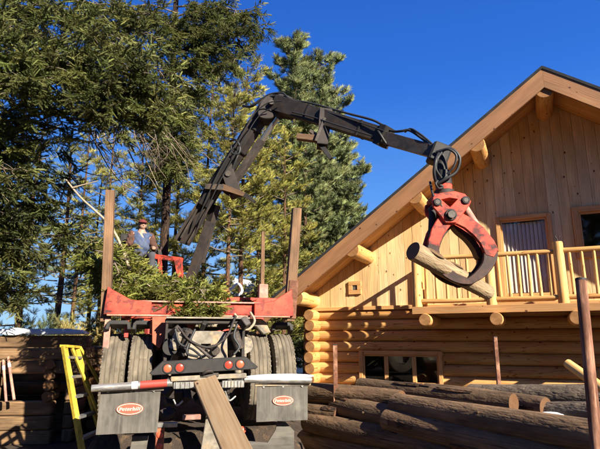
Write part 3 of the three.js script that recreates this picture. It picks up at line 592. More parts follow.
// ------------------------------------------------------------------ the loader crane
const GR = at(446, 219, 7.5); // the pin of the grapple's claws
{
  const base = at(196, 300, 10.2); base.y = 0.6 + 1.2;
  const C = thing('loader_crane', 'black log loader boom with red grapple mounted behind the cab', 'crane', base);
  const L = (p) => p.clone().sub(base);
  const px = (x, y, d) => L(at(x, y, d));
  const bm = (name, a, b, h0, h1, w, mat, parent = C) => span(part(name, beamGeo(a.distanceTo(b), h0, h1, w), mat, parent), a, b);
  // deck, mast
  part('turntable', cyl(0.55, 0.3, 32), M.steel, C, [-0.1, -0.1, 0]);
  bm('mast', px(187, 290, 10.25), px(210, 222, 10.15), 0.17, 0.14, 0.16, M.steel);
  bm('mast', px(200, 262, 10.45), px(216, 205, 10.2), 0.14, 0.14, 0.14, M.steel);
  // main boom
  const b0 = px(183, 243, 10.3), b1 = px(213, 190, 10.1), b2 = px(270, 104, 9.65);
  bm('main_boom', b0, b1, 0.20, 0.25, 0.24, M.steel);
  bm('main_boom', b1, b2, 0.25, 0.21, 0.24, M.steel);
  bm('boom_side_plate', px(204, 206, 10.0), px(232, 160, 9.8), 0.1, 0.16, 0.3, M.black);
  bm('boom_rib', px(181, 238, 10.08), px(212, 184, 9.9), 0.035, 0.035, 0.04, M.greySteel);
  bm('boom_rib', px(188, 243, 10.1), px(219, 190, 9.9), 0.03, 0.03, 0.04, M.greySteel);
  { const off = (p) => p.clone().add(v3(-0.02, 0.0, 0.17)); bm('boom_flange', off(b0).add(v3(-.1, .05, 0)), off(b2).add(v3(-.1, .03, 0)), 0.05, 0.05, 0.03, M.greySteel); }
  bm('boom_cylinder', px(226, 194, 9.95), px(262, 140, 9.65), 0.13, 0.13, 0.13, M.greySteel);
  { const a = px(262, 140, 9.65), b = px(277, 118, 9.5); aim(part('cylinder_rod', cyl(0.055, a.distanceTo(b), 16).rotateZ(-Math.PI / 2).translate(a.distanceTo(b) / 2, 0, 0), M.rod, C), a, b); }
  part('pin', cyl(0.06, 0.6, 18).rotateX(Math.PI / 2), M.greySteel, C, px(230, 178, 10));
  bm('clamp_plate', px(226, 166, 9.9), px(236, 196, 9.9), 0.26, 0.24, 0.34, M.steel);
  // heel spike across the boom
  bm('heel_bar', px(206, 187, 9.8), px(224, 188, 9.75), 0.11, 0.12, 0.12, M.greySteel);
  bm('heel_bar', px(222, 187, 9.75), px(247, 196, 9.7), 0.12, 0.08, 0.10, M.stake);
  bm('heel_tip', px(245, 195, 9.7), px(255, 202, 9.65), 0.1, 0.05, 0.1, M.black);
  // elbow
  part('elbow', extr(smooth([[-0.27, -0.3], [-0.22, 0.0], [-0.06, 0.15], [0.15, 0.17], [0.4, 0.07], [0.42, -0.2], [0.15, -0.2], [-0.04, -0.34]], 40), 0.34, 0.015), M.steel, C, px(273, 106, 9.6).add(v3(0, 0, -0.17)));
  part('elbow_pin', cyl(0.05, 0.46, 18).rotateX(Math.PI / 2), M.greySteel, C, px(272, 107, 9.55));
  // jib and its inner section
  const j0 = px(276, 104, 9.5), j1 = px(386, 137, 8.2), j2 = px(438, 153, 7.55);
  bm('jib', j0, j1, 0.32, 0.26, 0.25, M.steel);
  bm('jib_sleeve', px(381, 135.5, 8.26), px(387, 137.5, 8.18), 0.36, 0.36, 0.30, M.black);
  bm('jib_extension', px(384, 138, 8.2), j2, 0.21, 0.2, 0.18, M.greySteel);
  bm('extension_rail', px(386, 133, 8.16), px(432, 147.5, 7.62), 0.05, 0.05, 0.06, M.black);
  part('jib_head', cbox(0.3, 0.34, 0.24, 0.03), M.black, C, px(439, 155, 7.55), [0, 0, -0.4]);
  // bracket under the jib
  bm('jib_bracket', px(326, 112, 8.9), px(322, 147, 8.9), 0.24, 0.2, 0.34, M.steel);
  bm('bracket_strut', px(325, 118, 8.72), px(316, 141, 8.74), 0.05, 0.05, 0.04, M.greySteel);
  bm('bracket_bar', px(297, 137, 8.9), px(318, 139, 8.85), 0.1, 0.12, 0.12, M.stake);
  bm('bracket_hook', px(317, 139, 8.85), px(331, 159, 8.8), 0.11, 0.06, 0.08, M.black);
  bm('bracket_bar', px(310, 131, 8.88), px(320, 138, 8.86), 0.06, 0.06, 0.08, M.greySteel);
  // hoses along the booms
  const hose = (pts, r = 0.02) => part('hose', tubeGeo(pts.map(([x, y, d]) => px(x, y, d)), r, 8, 60), M.hose, C);
  hose([[243, 106, 9.9], [252, 106, 9.6], [262, 99, 9.5], [275, 96, 9.4], [287, 98, 9.3], [292, 103, 9.2]], 0.028);
  hose([[258, 104, 9.55], [268, 95, 9.45], [282, 93, 9.35], [290, 99, 9.2], [310, 103, 9.0], [350, 114, 8.55]], 0.02);
  hose([[350, 114, 8.55], [375, 121, 8.3], [392, 131, 8.1], [402, 131, 7.9], [408, 130, 7.85], [420, 137, 7.7], [434, 149, 7.5]], 0.022);
  hose([[405, 132, 7.95], [410, 129, 7.85], [420, 134, 7.65], [436, 147, 7.5]], 0.018);
  hose([[230, 141, 9.8], [236, 140, 9.6], [240, 148, 9.55], [238, 154, 9.55], [232, 153, 9.6], [231, 146, 9.7]], 0.022);
  hose([[245, 140, 9.9], [238, 155, 9.7], [232, 170, 9.75], [228, 185, 9.8]], 0.02);
  hose([[376, 128, 8.2], [380, 134, 8.08], [385, 142, 8.08], [388, 146, 8.1]], 0.022);
  hose([[196, 224, 9.9], [206, 200, 9.75], [222, 166, 9.6], [240, 138, 9.5], [256, 112, 9.4], [268, 103, 9.3], [282, 101, 9.2]], 0.012);
  hose([[200, 226, 9.9], [210, 202, 9.75], [226, 170, 9.6], [243, 141, 9.5], [259, 116, 9.4], [271, 108, 9.3]], 0.011);
  hose([[292, 101, 9.15], [312, 107, 8.9], [340, 116, 8.55], [370, 126, 8.2], [384, 131, 8.05]], 0.011);
  hose([[292, 112, 9.1], [312, 117, 8.85], [340, 126, 8.5], [372, 136, 8.15]], 0.014);
  for (const [t, h] of [[0.33, 0.32], [0.8, 0.29]]) { const a = j0.clone().lerp(j1, t), b = j0.clone().lerp(j1, t + 0.018); bm('jib_collar', a, b, h, h, 0.27, M.black); }
  for (const t of [0.2, 0.45, 0.7]) { const a = b1.clone().lerp(b2, t), b = b1.clone().lerp(b2, t + 0.02); bm('boom_collar', a, b, 0.28, 0.28, 0.27, M.black); }
  bm('mast', px(190, 286, 10.3), px(178, 308, 10.3), 0.3, 0.5, 0.4, M.steel);
  // grapple: a part with its own pieces
  const G = group('grapple', C, L(GR).toArray());
  const g2 = (x, y, z = 0) => v3((x - 446) / 67.5, (219 - y) / 66, z);
  const poly = (pts) => pts.map(([x, y]) => { const p = g2(x, y); return [p.x, p.y]; });
  { const h = (pts, r = 0.022) => part('hose', tubeGeo(pts.map(([x, y, z]) => g2(x, y, z)), r, 8, 70), M.hose, G);
    h([[438, 150, 0.1], [452, 150, 0.22], [459, 160, 0.25], [455, 174, 0.22], [444, 181, 0.2], [437, 185, 0.15]], 0.024);
    h([[440, 152, 0.1], [448, 151, 0.25], [455, 158, 0.28], [452, 170, 0.25], [446, 176, 0.2]], 0.018);
    h([[440, 153, 0.15], [434, 164, 0.28], [432, 176, 0.25], [436, 184, 0.15], [443, 187, 0.1]], 0.024);
    h([[444, 151, 0.16], [437, 160, 0.24], [434, 172, 0.26], [440, 180, 0.2]], 0.02);
    h([[436, 183, 0.2], [433, 187, 0.25], [436, 191, 0.22], [442, 189, 0.15]], 0.016);
    h([[430, 182, 0.1], [431, 200, 0.22], [436, 207, 0.24], [440, 214, 0.22]], 0.018); }
  part('swivel', cyl(0.09, 0.34, 20), M.black, G, g2(445, 163));
  part('rotator', cyl(0.13, 0.22, 24, 0.11), M.black, G, g2(446, 176));
  part('rotator_collar', cyl(0.125, 0.09, 24), M.red, G, g2(446, 186.5));
  part('rotator_base', cyl(0.15, 0.07, 24), M.steel, G, g2(446, 192));
  part('rotator_base', cyl(0.105, 0.07, 24), M.redPlain, G, g2(446, 196.4));
  const head = poly([[429, 206], [430, 201], [437, 197], [452, 195], [462, 198], [467, 205], [465, 209], [456, 220], [451, 226], [441, 226], [437, 220], [430, 211]]);
  const hole = poly([[437, 203], [446, 211.5], [455, 202.5], [446, 201]]);
  for (const z of [-0.26, 0.2]) part('head_plate', extr(head, 0.04, 0.008, [hole]), M.red, G, [0, 0, z]);
  part('head_block', cbox(0.46, 0.1, 0.44, 0.02), M.red, G, g2(446, 199.5));
  const pin = (x, y, r = 0.055, l = 0.62) => { part('pin', cyl(r, l, 20).rotateX(Math.PI / 2), M.greySteel, G, g2(x, y)); part('pin_ring', new THREE.TorusGeometry(r * 1.35, 0.014, 8, 20), M.black, G, g2(x, y, 0.262)); };
  pin(446, 219); pin(433.5, 206, 0.035, 0.56); pin(462, 204, 0.035, 0.56);
  // right claw: red upper arm on two plates, dark worn tine below
  const rArm = poly([[447, 213], [455, 214.5], [468, 221], [480, 231], [489, 244], [492, 252], [487, 259], [480, 257], [476, 246], [470, 238], [461, 230], [453, 226], [445, 226]]);
  const rTine = smooth(poly([[484, 244], [491, 251], [491, 259], [486, 269], [477, 278], [466, 284], [456, 287], [452, 285], [461, 280], [470, 273], [477, 264], [479, 255]]), 50);
  for (const z of [0.05, -0.19]) { part('claw_arm', extr(rArm, 0.06, 0.01), M.red, G, [0, 0, z + 0.06]); part('claw_tine', extr(rTine, 0.05, 0.008), M.worn, G, [0, 0, z + 0.064]); }
  part('claw_web', cbox(0.1, 0.14, 0.2, 0.012), M.red, G, g2(485, 250, 0.02));
  part('claw_web', cyl(0.035, 0.25, 14).rotateX(Math.PI / 2), M.steel, G, g2(478, 271, 0.04));
  // left claw between the plates
  const lArm = poly([[450, 212], [443, 215], [434, 222], [428, 232], [424, 243], [423, 252], [431, 255], [434, 246], [439, 236], [446, 228], [452, 226]]);
  const lTine = smooth(poly([[424, 247], [432, 250], [434, 260], [440, 269], [449, 276], [460, 281], [464, 285], [452, 285], [440, 280], [430, 271], [424, 260], [422, 252]]), 50);
  for (const z of [0.20, -0.10]) { part('claw_arm', extr(lArm, 0.05, 0.01), M.red, G, [0, 0, z - 0.06]); part('claw_tine', extr(lTine, 0.05, 0.008), M.worn, G, [0, 0, z - 0.055]); }
  { const inner = smooth(poly([[444, 226], [449, 228], [441, 238], [436, 250], [435, 262], [439, 269], [434, 268], [430, 256], [432, 243]]), 40); part('claw_liner', extr(inner, 0.22, 0.006), M.worn, G, [0, 0, -0.16]); }
  { const inner = smooth(poly([[452, 226], [461, 231], [471, 239], [477, 249], [479, 258], [476, 259], [472, 250], [465, 240], [456, 232]]), 40); part('claw_liner', extr(inner, 0.18, 0.006), M.worn, G, [0, 0, -0.12]); }
  { const a = g2(463, 205, 0.0), b = g2(480, 236, 0.0); aim(part('claw_cylinder', cyl(0.06, a.distanceTo(b), 16).rotateZ(-Math.PI / 2).translate(a.distanceTo(b) / 2, 0, 0), M.pink, G), a.add(v3(0.03, 0.02, -0.02)), b.add(v3(0.03, 0.02, -0.02))); }
  { const a = g2(433, 207, 0.0), b = g2(430, 238, 0.0); aim(part('claw_cylinder', cyl(0.055, a.distanceTo(b), 16).rotateZ(-Math.PI / 2).translate(a.distanceTo(b) / 2, 0, 0), M.black, G), a, b); }
  // operator's stand
  const S = px(140, 250, 10.5);
  part('operator_seat', cbox(0.5, 0.1, 0.5, 0.04), M.black, C, [S.x, S.y - 0.28, S.z - 0.05]);
  part('seat_back', cbox(0.5, 0.6, 0.1, 0.04), M.black, C, [S.x - 0.3, S.y + 0.08, S.z - 0.25], [0, 0.9, 0]);
  part('seat_post', cyl(0.07, 1.3, 14), M.steel, C, [S.x, S.y - 0.95, S.z]);
  bm('guard_rail', px(150, 256, 10.2), px(182, 260, 10.1), 0.09, 0.09, 0.1, M.red);
  bm('guard_rail', px(178, 259, 10.1), px(181, 280, 10.1), 0.14, 0.1, 0.12, M.red);
  bm('guard_rail', px(160, 258, 10.15), px(160, 285, 10.15), 0.07, 0.07, 0.08, M.red);
  bm('guard_rail', px(150, 280, 10.15), px(175, 283, 10.1), 0.24, 0.24, 0.1, M.orange);
  bm('platform', px(125, 300, 10.3), px(190, 303, 10.2), 0.1, 0.1, 1.0, M.red);
  bm('platform_leg', px(140, 302, 10.2), px(150, 326, 10.2), 0.1, 0.1, 0.1, M.red);
  bm('control_column', px(160, 262, 10.25), px(158, 250, 10.2), 0.1, 0.08, 0.1, M.black);
  for (const x of [156, 160]) { const a = px(x, 252, 10.2), b = px(x + 1.5, 247, 10.15); aim(part('control_lever', cyl(0.012, a.distanceTo(b), 8).rotateZ(-Math.PI / 2).translate(a.distanceTo(b) / 2, 0, 0), M.rod, C), a, b); }
}
// the log the grapple holds
{
  const A = at(413, 250.5, 7.1), B = at(489, 293, 7.85);
  const o = thing('grappled_log', 'short log with peeling grey bark gripped by the red grapple', 'log', A);
  const l = A.distanceTo(B), m = part('log_body', logGeo(l, 0.145, 0.118, { seg: 26, rings: 14, rough: 0.05, chamfer: 0.015 }), [M.paleBark, M.endOld], o);
  m.quaternion.setFromUnitVectors(X, B.clone().sub(A).normalize());
  for (const [t, a, s] of [[0.22, 0.6, 0.10], [0.5, 0.4, 0.08], [0.7, 0.9, 0.07]]) { const k = part('bark_patch', new THREE.SphereGeometry(1, 16, 10), M.bark[0], m, [t * l, Math.cos(a) * lerp(0.135, 0.11, t), Math.sin(a) * lerp(0.135, 0.11, t)]); k.scale.set(s * 1.6, 0.024, s); k.rotation.x = a; }
}

// ------------------------------------------------------------------ the operator
function sdfMesh(c, half, cell, field) {
  const n = Math.ceil(2 * half / cell) + 4, mc = new MarchingCubes(n, new THREE.MeshStandardMaterial(), false, false, 120000);
  mc.isolation = 0; const hs = n / 2, R = hs * cell, p = v3(0, 0, 0);
  for (let k = 0; k < n; k++) for (let j = 0; j < n; j++) for (let i = 0; i < n; i++) { p.set(c.x + (i - hs) / hs * R, c.y + (j - hs) / hs * R, c.z + (k - hs) / hs * R); mc.field[i + j * n + k * n * n] = -field(p); }
  mc.update();
  const g = new THREE.BufferGeometry(), P = new Float32Array(mc.count * 3), N = new Float32Array(mc.count * 3);
  for (let i = 0; i < mc.count * 3; i++) { P[i] = mc.positionArray[i] * R + [c.x, c.y, c.z][i % 3]; N[i] = mc.normalArray[i]; }
  g.setAttribute('position', new THREE.BufferAttribute(P, 3)); g.setAttribute('normal', new THREE.BufferAttribute(N, 3));
  return metric(g, 'y', false);
}
const AB = v3(0, 0, 0), AP = v3(0, 0, 0);
function cap(p, a, b, ra, rb) { AB.subVectors(b, a); AP.subVectors(p, a); const t = Math.min(1, Math.max(0, AP.dot(AB) / AB.lengthSq())); return AP.addScaledVector(AB, -t).length() - lerp(ra, rb, t); }
const smin = (a, b, k) => { const h = Math.max(k - Math.abs(a - b), 0) / k; return Math.min(a, b) - h * h * k * 0.25; };
function bones(list, k) { return (p) => { let d = 1e3; for (const [a, b, ra, rb] of list) d = smin(d, cap(p, a, b, ra, rb), k); return d; }; }
{
  const base = at(140, 250, 10.5); base.y -= 0.22;
  const O = thing('person', 'person in dark red cap and blue top seated at the loader controls', 'person', base, 0.55);
  // seated: pelvis at the origin, facing +z
  const j = { pel: v3(0, 0.06, 0), sp: v3(0, 0.3, 0.0), ch: v3(0, 0.46, 0.02), neck: v3(0, 0.60, 0.03), head: v3(0, 0.74, 0.06) };
  const arm = (s) => ({ sh: v3(s * 0.19, 0.52, 0.02), el: v3(s * 0.27, 0.27, 0.12), wr: v3(s * 0.17, 0.22, 0.37) });
  const leg = (s) => ({ hip: v3(s * 0.1, 0.04, 0.02), kn: v3(s * 0.14, 0.04, 0.46), an: v3(s * 0.13, -0.38, 0.48), toe: v3(s * 0.14, -0.42, 0.62) });
  const torso = (f) => [[j.pel, j.sp, 0.13 * f, 0.135 * f], [v3(-0.06, 0.28, 0), v3(-0.08, 0.46, 0.01), 0.12 * f, 0.115 * f], [v3(0.06, 0.28, 0), v3(0.08, 0.46, 0.01), 0.12 * f, 0.115 * f], [v3(-0.17, 0.52, 0.02), v3(0.17, 0.52, 0.02), 0.075 * f, 0.075 * f]];
  const B = [...torso(1), [j.ch, j.neck, 0.07, 0.058], [j.neck, v3(0, 0.66, 0.04), 0.056, 0.055]];
  for (const s of [-1, 1]) { const a = arm(s), l = leg(s); B.push([a.sh, a.el, 0.058, 0.045], [a.el, a.wr, 0.043, 0.03], [l.hip, l.kn, 0.09, 0.062], [l.kn, l.an, 0.06, 0.042], [l.an, l.toe, 0.05, 0.04]); }
  const skin = std([0.34, 0.19, 0.13], { roughness: 0.6 }), denim = std([0.09, 0.13, 0.26], { map: GRIME, roughness: 0.95 }), jacket = std([0.15, 0.065, 0.04], { map: GRIME, roughness: 0.9 }), dark = std([0.05, 0.05, 0.06], { roughness: 0.9 });
  const parts = [sdfMesh(v3(0, 0.12, 0.25), 0.62, 0.014, bones(B, 0.06))];
  const H0 = j.head; // head
  parts.push(sdfMesh(v3(0, 0.74, 0.06), 0.17, 0.005, (p) => {
    const e = (x, y, z, a, b, c) => { const q = Math.hypot((p.x - x) / a, (p.y - y) / b, (p.z - z) / c); return (q - 1) * Math.min(a, b, c); };
    let d = smin(e(0, 0.765, 0.05, 0.076, 0.095, 0.095), e(0, 0.705, 0.075, 0.056, 0.065, 0.07), 0.03);
    d = smin(d, cap(p, v3(0, 0.75, 0.145), v3(0, 0.722, 0.162), 0.009, 0.014), 0.015);
    d = smin(d, cap(p, v3(-0.03, 0.765, 0.137), v3(0.03, 0.765, 0.137), 0.01, 0.01), 0.015);
    d = smin(d, cap(p, v3(-0.018, 0.69, 0.137), v3(0.018, 0.69, 0.137), 0.009, 0.009), 0.012);
    for (const s of [-1, 1]) { d = smin(d, e(s * 0.078, 0.74, 0.05, 0.012, 0.03, 0.02), 0.008); d = Math.max(d, -e(s * 0.03, 0.748, 0.152, 0.014, 0.009, 0.014)); }
    return d;
  }));
  for (const s of [-1, 1]) { // hands: palm, four fingers curled on the lever, thumb
    const w = arm(s).wr, l = [[w, v3(w.x - s * 0.012, w.y - 0.005, w.z + 0.07), 0.028, 0.034]];
    for (let f = 0; f < 4; f++) { const x = w.x - s * 0.012 + (f - 1.5) * 0.019, n = [0.85, 1, 0.96, 0.75][f], a = v3(x, w.y + 0.004, w.z + 0.085), b = v3(x, w.y - 0.008, w.z + 0.085 + 0.036 * n), c2 = v3(x, w.y - 0.04 * n, w.z + 0.085 + 0.03 * n), e = v3(x, w.y - 0.05 * n, w.z + 0.075); l.push([a, b, 0.0098, 0.009], [b, c2, 0.009, 0.0082], [c2, e, 0.0082, 0.0075]); }
    const t = w.x - s * 0.045; l.push([v3(w.x - s * 0.028, w.y, w.z + 0.03), v3(t, w.y - 0.012, w.z + 0.06), 0.012, 0.0105], [v3(t, w.y - 0.012, w.z + 0.06), v3(t + s * 0.006, w.y - 0.036, w.z + 0.084), 0.0105, 0.009]);
    parts.push(sdfMesh(v3(w.x, w.y - 0.01, w.z + 0.05), 0.1, 0.004, bones(l, 0.008)));
  }
  const body = part('body', mergeGeometries(parts), skin, O);
  part('shirt', sdfMesh(v3(0, 0.3, 0.1), 0.42, 0.01, (p) => bones(torso(1.12), 0.05)(p) + 0.006 * Math.sin(p.y * 46 + 6 * Math.sin(p.x * 9 + p.z * 5)) + 0.004 * Math.sin(p.x * 38 + p.y * 30)), denim, body);
  { const sl = []; for (const s of [-1, 1]) { const a = arm(s); sl.push([a.sh, a.el, 0.088, 0.072], [a.el, a.wr.clone().lerp(a.el, 0.1), 0.07, 0.052]); }
    part('jacket', sdfMesh(v3(0, 0.34, 0.12), 0.46, 0.012, (p) => { const t = 0.008 * Math.sin(p.y * 50 + 7 * Math.sin(p.x * 11 + p.z * 13)) + Math.max(bones(torso(1.3), 0.05)(p), -(Math.abs(p.x) < 0.085 - 0.02 && p.z > 0 ? 0.05 : -0.05) - 0.0); return smin(Math.max(t, p.z - 0.02 - 0.5 * Math.max(0, Math.abs(p.x) - 0.1)), bones(sl, 0.03)(p) + 0.006 * Math.sin(p.y * 60 + p.z * 40 + 5 * Math.sin(p.x * 20)), 0.03); }), jacket, body); }
  { const tr = []; for (const s of [-1, 1]) { const l = leg(s); tr.push([l.hip, l.kn, 0.105, 0.078], [l.kn, l.an, 0.076, 0.062]); } tr.push([j.pel, v3(0, 0.12, 0), 0.145, 0.145]);
    part('trousers', sdfMesh(v3(0, -0.08, 0.25), 0.46, 0.012, bones(tr, 0.05)), dark, body); }
  { const cp = std([0.20, 0.03, 0.035], { map: GRIME, roughness: 0.9 });
    part('cap', sdfMesh(v3(0, 0.80, 0.07), 0.2, 0.006, (p) => { const q = Math.hypot((p.x) / 0.09, (p.y - 0.79) / 0.085, (p.z - 0.05) / 0.105); const dome = Math.max((q - 1) * 0.085, 0.785 - p.y); const brim = Math.max(Math.hypot(p.x / 0.085, (p.z - 0.12) / 0.09) * 0.085 - 0.085, Math.abs(p.y - 0.795 + (p.z - 0.12) * 0.15) - 0.008); return smin(dome, brim, 0.01); }), cp, body);
    part('hair', sdfMesh(v3(0, 0.74, 0.02), 0.14, 0.006, (p) => Math.max((Math.hypot(p.x / 0.083, (p.y - 0.75) / 0.08, (p.z - 0.035) / 0.095) - 1) * 0.08, p.z - 0.045)), std([0.05, 0.035, 0.025]), body); }
  for (const s of [-1, 1]) part('boot', sdfMesh(v3(s * 0.135, -0.4, 0.55), 0.17, 0.008, bones([[leg(s).an, leg(s).toe, 0.062, 0.05], [leg(s).an, v3(s * 0.13, -0.3, 0.48), 0.06, 0.058]], 0.03)), dark, body);
}

// ------------------------------------------------------------------ the pile of logs on the right, its posts
{
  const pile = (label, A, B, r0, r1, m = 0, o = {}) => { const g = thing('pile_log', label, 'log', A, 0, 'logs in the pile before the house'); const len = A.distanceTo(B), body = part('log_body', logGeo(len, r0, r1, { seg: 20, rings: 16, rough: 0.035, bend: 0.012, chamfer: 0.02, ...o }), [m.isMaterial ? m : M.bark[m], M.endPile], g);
    body.quaternion.setFromUnitVectors(X, B.clone().sub(A).normalize());
    for (let i = 0, n = Math.max(2, Math.round(len)); i < n; i++) { const t = rr(0.1, 0.92), a = rr(0, 6.28), k = lerp(r0, r1, t), st = part('branch_stub', cyl(rr(0.014, 0.024), 0.05, 8, 0.012), M.bark[1], body, [t * len, Math.cos(a) * k, Math.sin(a) * k]); st.rotation.x = a; }
    for (let i = 0; i < 5; i++) { const t = rr(0.06, 0.85), a = rr(0, 6.28), k = lerp(r0, r1, t) * 1.0, L = rr(0.2, 0.6), w = rr(0.25, 0.6), fg = new THREE.CylinderGeometry(k * 1.035, k * 1.035, L, 7, 4, true, -w / 2, w), p = fg.attributes.position; for (let q = 0; q < p.count; q++) { const e = Math.abs(p.getY(q)) / L * 2, sh = 1 - 0.5 * e * e * (0.5 + 0.5 * Math.sin(q * 5 + i)); p.setXYZ(q, p.getX(q) * lerp(1, sh, 0.9), p.getY(q), p.getZ(q) + 0.004 * Math.sin(q * 3.1)); } fg.computeVertexNormals(); fg.rotateZ(-Math.PI / 2); metric(fg, 'x'); const f = part('bark_flake', fg, M.flake, body, [t * len, 0, 0]); f.rotation.x = a; }
    return g; };
  const DIR = v3(0.56, 0, 0.83).normalize(), Q = v3(-0.83, 0, 0.56), o0 = v3(0.08, 0, -8.25);
  const pt = (s, q, y) => o0.clone().addScaledVector(DIR, s).addScaledVector(Q, q).setY(y);
  pile('dark log on the pile top, its small pale end near the thin rusty post', at(308, 393, 8.05), at(402, 400, 6.9), 0.15, 0.125, 0, { end: M.end });
  pile('thick dark log along the near top edge of the pile, reaching the rusty pipe post', at(396, 405, 6.75), at(606, 440, 4.5), 0.145, 0.155, 2);
  pile('long dark log lying highest on the pile under the house window, pale round cut end', at(360, 385, 8.3), at(514, 404, 6.35), 0.115, 0.128, 1, { end: M.end });
  pile('log in the top of the pile with a cracked round end and snow below it', at(425, 391, 8.1), at(546, 408, 6.35), 0.115, 0.128, 2, { end: M.end });
  pile('thick blue grey log lying behind the cut ends near the house wall', at(470, 394, 7.6), at(640, 397, 6.2), 0.14, 0.15, M.greyLog);
  pile('grey log under the blue grey one at the back of the pile', at(500, 412, 6.9), at(640, 414, 5.6), 0.12, 0.12, M.greyLog);
  pile('dark log in the second row of the pile, its end beside the thin rusty post', at(336, 404, 7.7), at(392, 418, 6.75), 0.15, 0.155, 1);
  pile('dark log in the second row of the pile, running to the lower picture edge', at(388, 420, 6.7), at(600, 470, 4.55), 0.145, 0.16, 0);
  pile('dark log in the second row of the pile at its end by the house corner', at(306, 410, 8.0), at(340, 416, 7.5), 0.13, 0.135, 2);
  pile('dark log in the third row of the pile, half in shadow', at(308, 421, 7.9), at(430, 446, 6.2), 0.15, 0.15, 0);
  pile('dark log in the third row of the pile below the thick near log', at(425, 448, 6.2), at(590, 505, 4.6), 0.15, 0.15, 1);
  pile('lowest dark log at the foot of the pile beside the truck', pt(0.1, 0.1, 0.12), pt(4.4, 0.1, 0.14), 0.15, 0.16, 2);
  pile('dark log inside the pile behind its front row', pt(0.3, -0.3, 0.5), pt(4.6, -0.3, 0.45), 0.15, 0.15, 1);
  pile('dark log low inside the pile behind its front row', pt(0.3, -0.32, 0.16), pt(4.6, -0.32, 0.12), 0.15, 0.15, 0);
  { const s = thing('snow_patch', 'small patch of snow on the log pile under a cut end', 'snow', at(552, 416, 6.2)); const g = new THREE.SphereGeometry(1, 24, 14), p = g.attributes.position; for (let i = 0; i < p.count; i++) { const k = 1 + 0.25 * (fbm(p.getX(i) * 0.1 + 0.5, p.getZ(i) * 0.1 + 0.5, 32, 32, 3, 3) - 0.5); p.setXYZ(i, p.getX(i) * k * 0.16, p.getY(i) * 0.045 * k, p.getZ(i) * 0.12 * k); } g.computeVertexNormals(); part('snow_mound', g, M.snow, s); tag(s, 'small patch of snow on the log pile under a cut end', 'snow', null, 'stuff'); }
  const post = (name, label, A, B, r, mat, round, grp) => { const p = thing(name, label, 'post', B, 0, grp), l = A.distanceTo(B); const m = part('shaft', round ? cyl(r, l, 20).rotateZ(-Math.PI / 2).translate(l / 2, 0, 0) : beamGeo(l, r * 2, r * 2, r * 2, r * 2, 0.006), mat, p); m.quaternion.setFromUnitVectors(X, A.clone().sub(B).normalize()); part('cap_plate', round ? cyl(r * 1.03, 0.02, 20) : cbox(r * 2.06, 0.02, r * 2.06), M.steel, p, A.clone().sub(B)).quaternion.setFromUnitVectors(v3(0, 1, 0), A.clone().sub(B).normalize()); return p; };
  { const A = at(581, 280, 4.2), B = at(597, 449, 3.95), D = B.clone().sub(A).normalize(); post('pipe_post', 'thick rusty pipe post standing nearest at the right end of the log pile', A, A.clone().addScaledVector(D, 2.15), 0.043, M.rust, true); }
  { const A = at(335, 345, 7.55), B = v3(A.x, 0, A.z); B.y = ground(B.x, B.z) - 0.1; post('stake_post', 'thin rusty stake standing before the log pile near the house corner', A, B, 0.03, M.rust, false); }
  { const A = at(495, 337, 7.9), B = v3(A.x, 0, A.z); B.y = ground(B.x, B.z) - 0.1; post('stake_post', 'thin rusty stake behind the log pile against the house logs', A, B, 0.026, M.rust, false); }
  { const A = at(567, 363, 5.2), B = at(622, 402, 4.7); const g = thing('peeled_pole', 'short peeled pole slanting behind the thick rusty pipe post', 'pole', A); part('pole_body', logGeo(A.distanceTo(B), 0.045, 0.05, { seg: 16 }), [M.peeled, M.end], g).quaternion.setFromUnitVectors(X, B.clone().sub(A).normalize()); }
  { const r = mulberry(5); for (let i = 0; i < 5; i++) { const x = 0.02 + r() * 0.45, z = -7.0 + r() * 1.1, b = thing('wood_chunk', ['pale split wood chunk on the ground beside the pile', 'small pale offcut lying below the right mud flap', 'flat offcut of fresh wood on the dirt by the truck', 'short sawn block lying between truck and log pile', 'thin pale slab on the ground near the house corner'][i], 'wood chunk', [x, ground(x, z) + 0.04, z], r() * 3); part('block', cbox(0.16 + r() * 0.14, 0.07, 0.1 + r() * 0.08, 0.01), M.peeled, b); } }
  { const A = at(310, 424, 8.1); const g = thing('sawn_stump', 'pale sawn log stub standing by the house corner behind the mud flap', 'log stub', A); part('stub', logGeo(0.4, 0.13, 0.13, { seg: 16 }), [M.peeled, M.end], g).quaternion.setFromUnitVectors(X, v3(0.3, 0.25, -0.9).normalize()); }
}

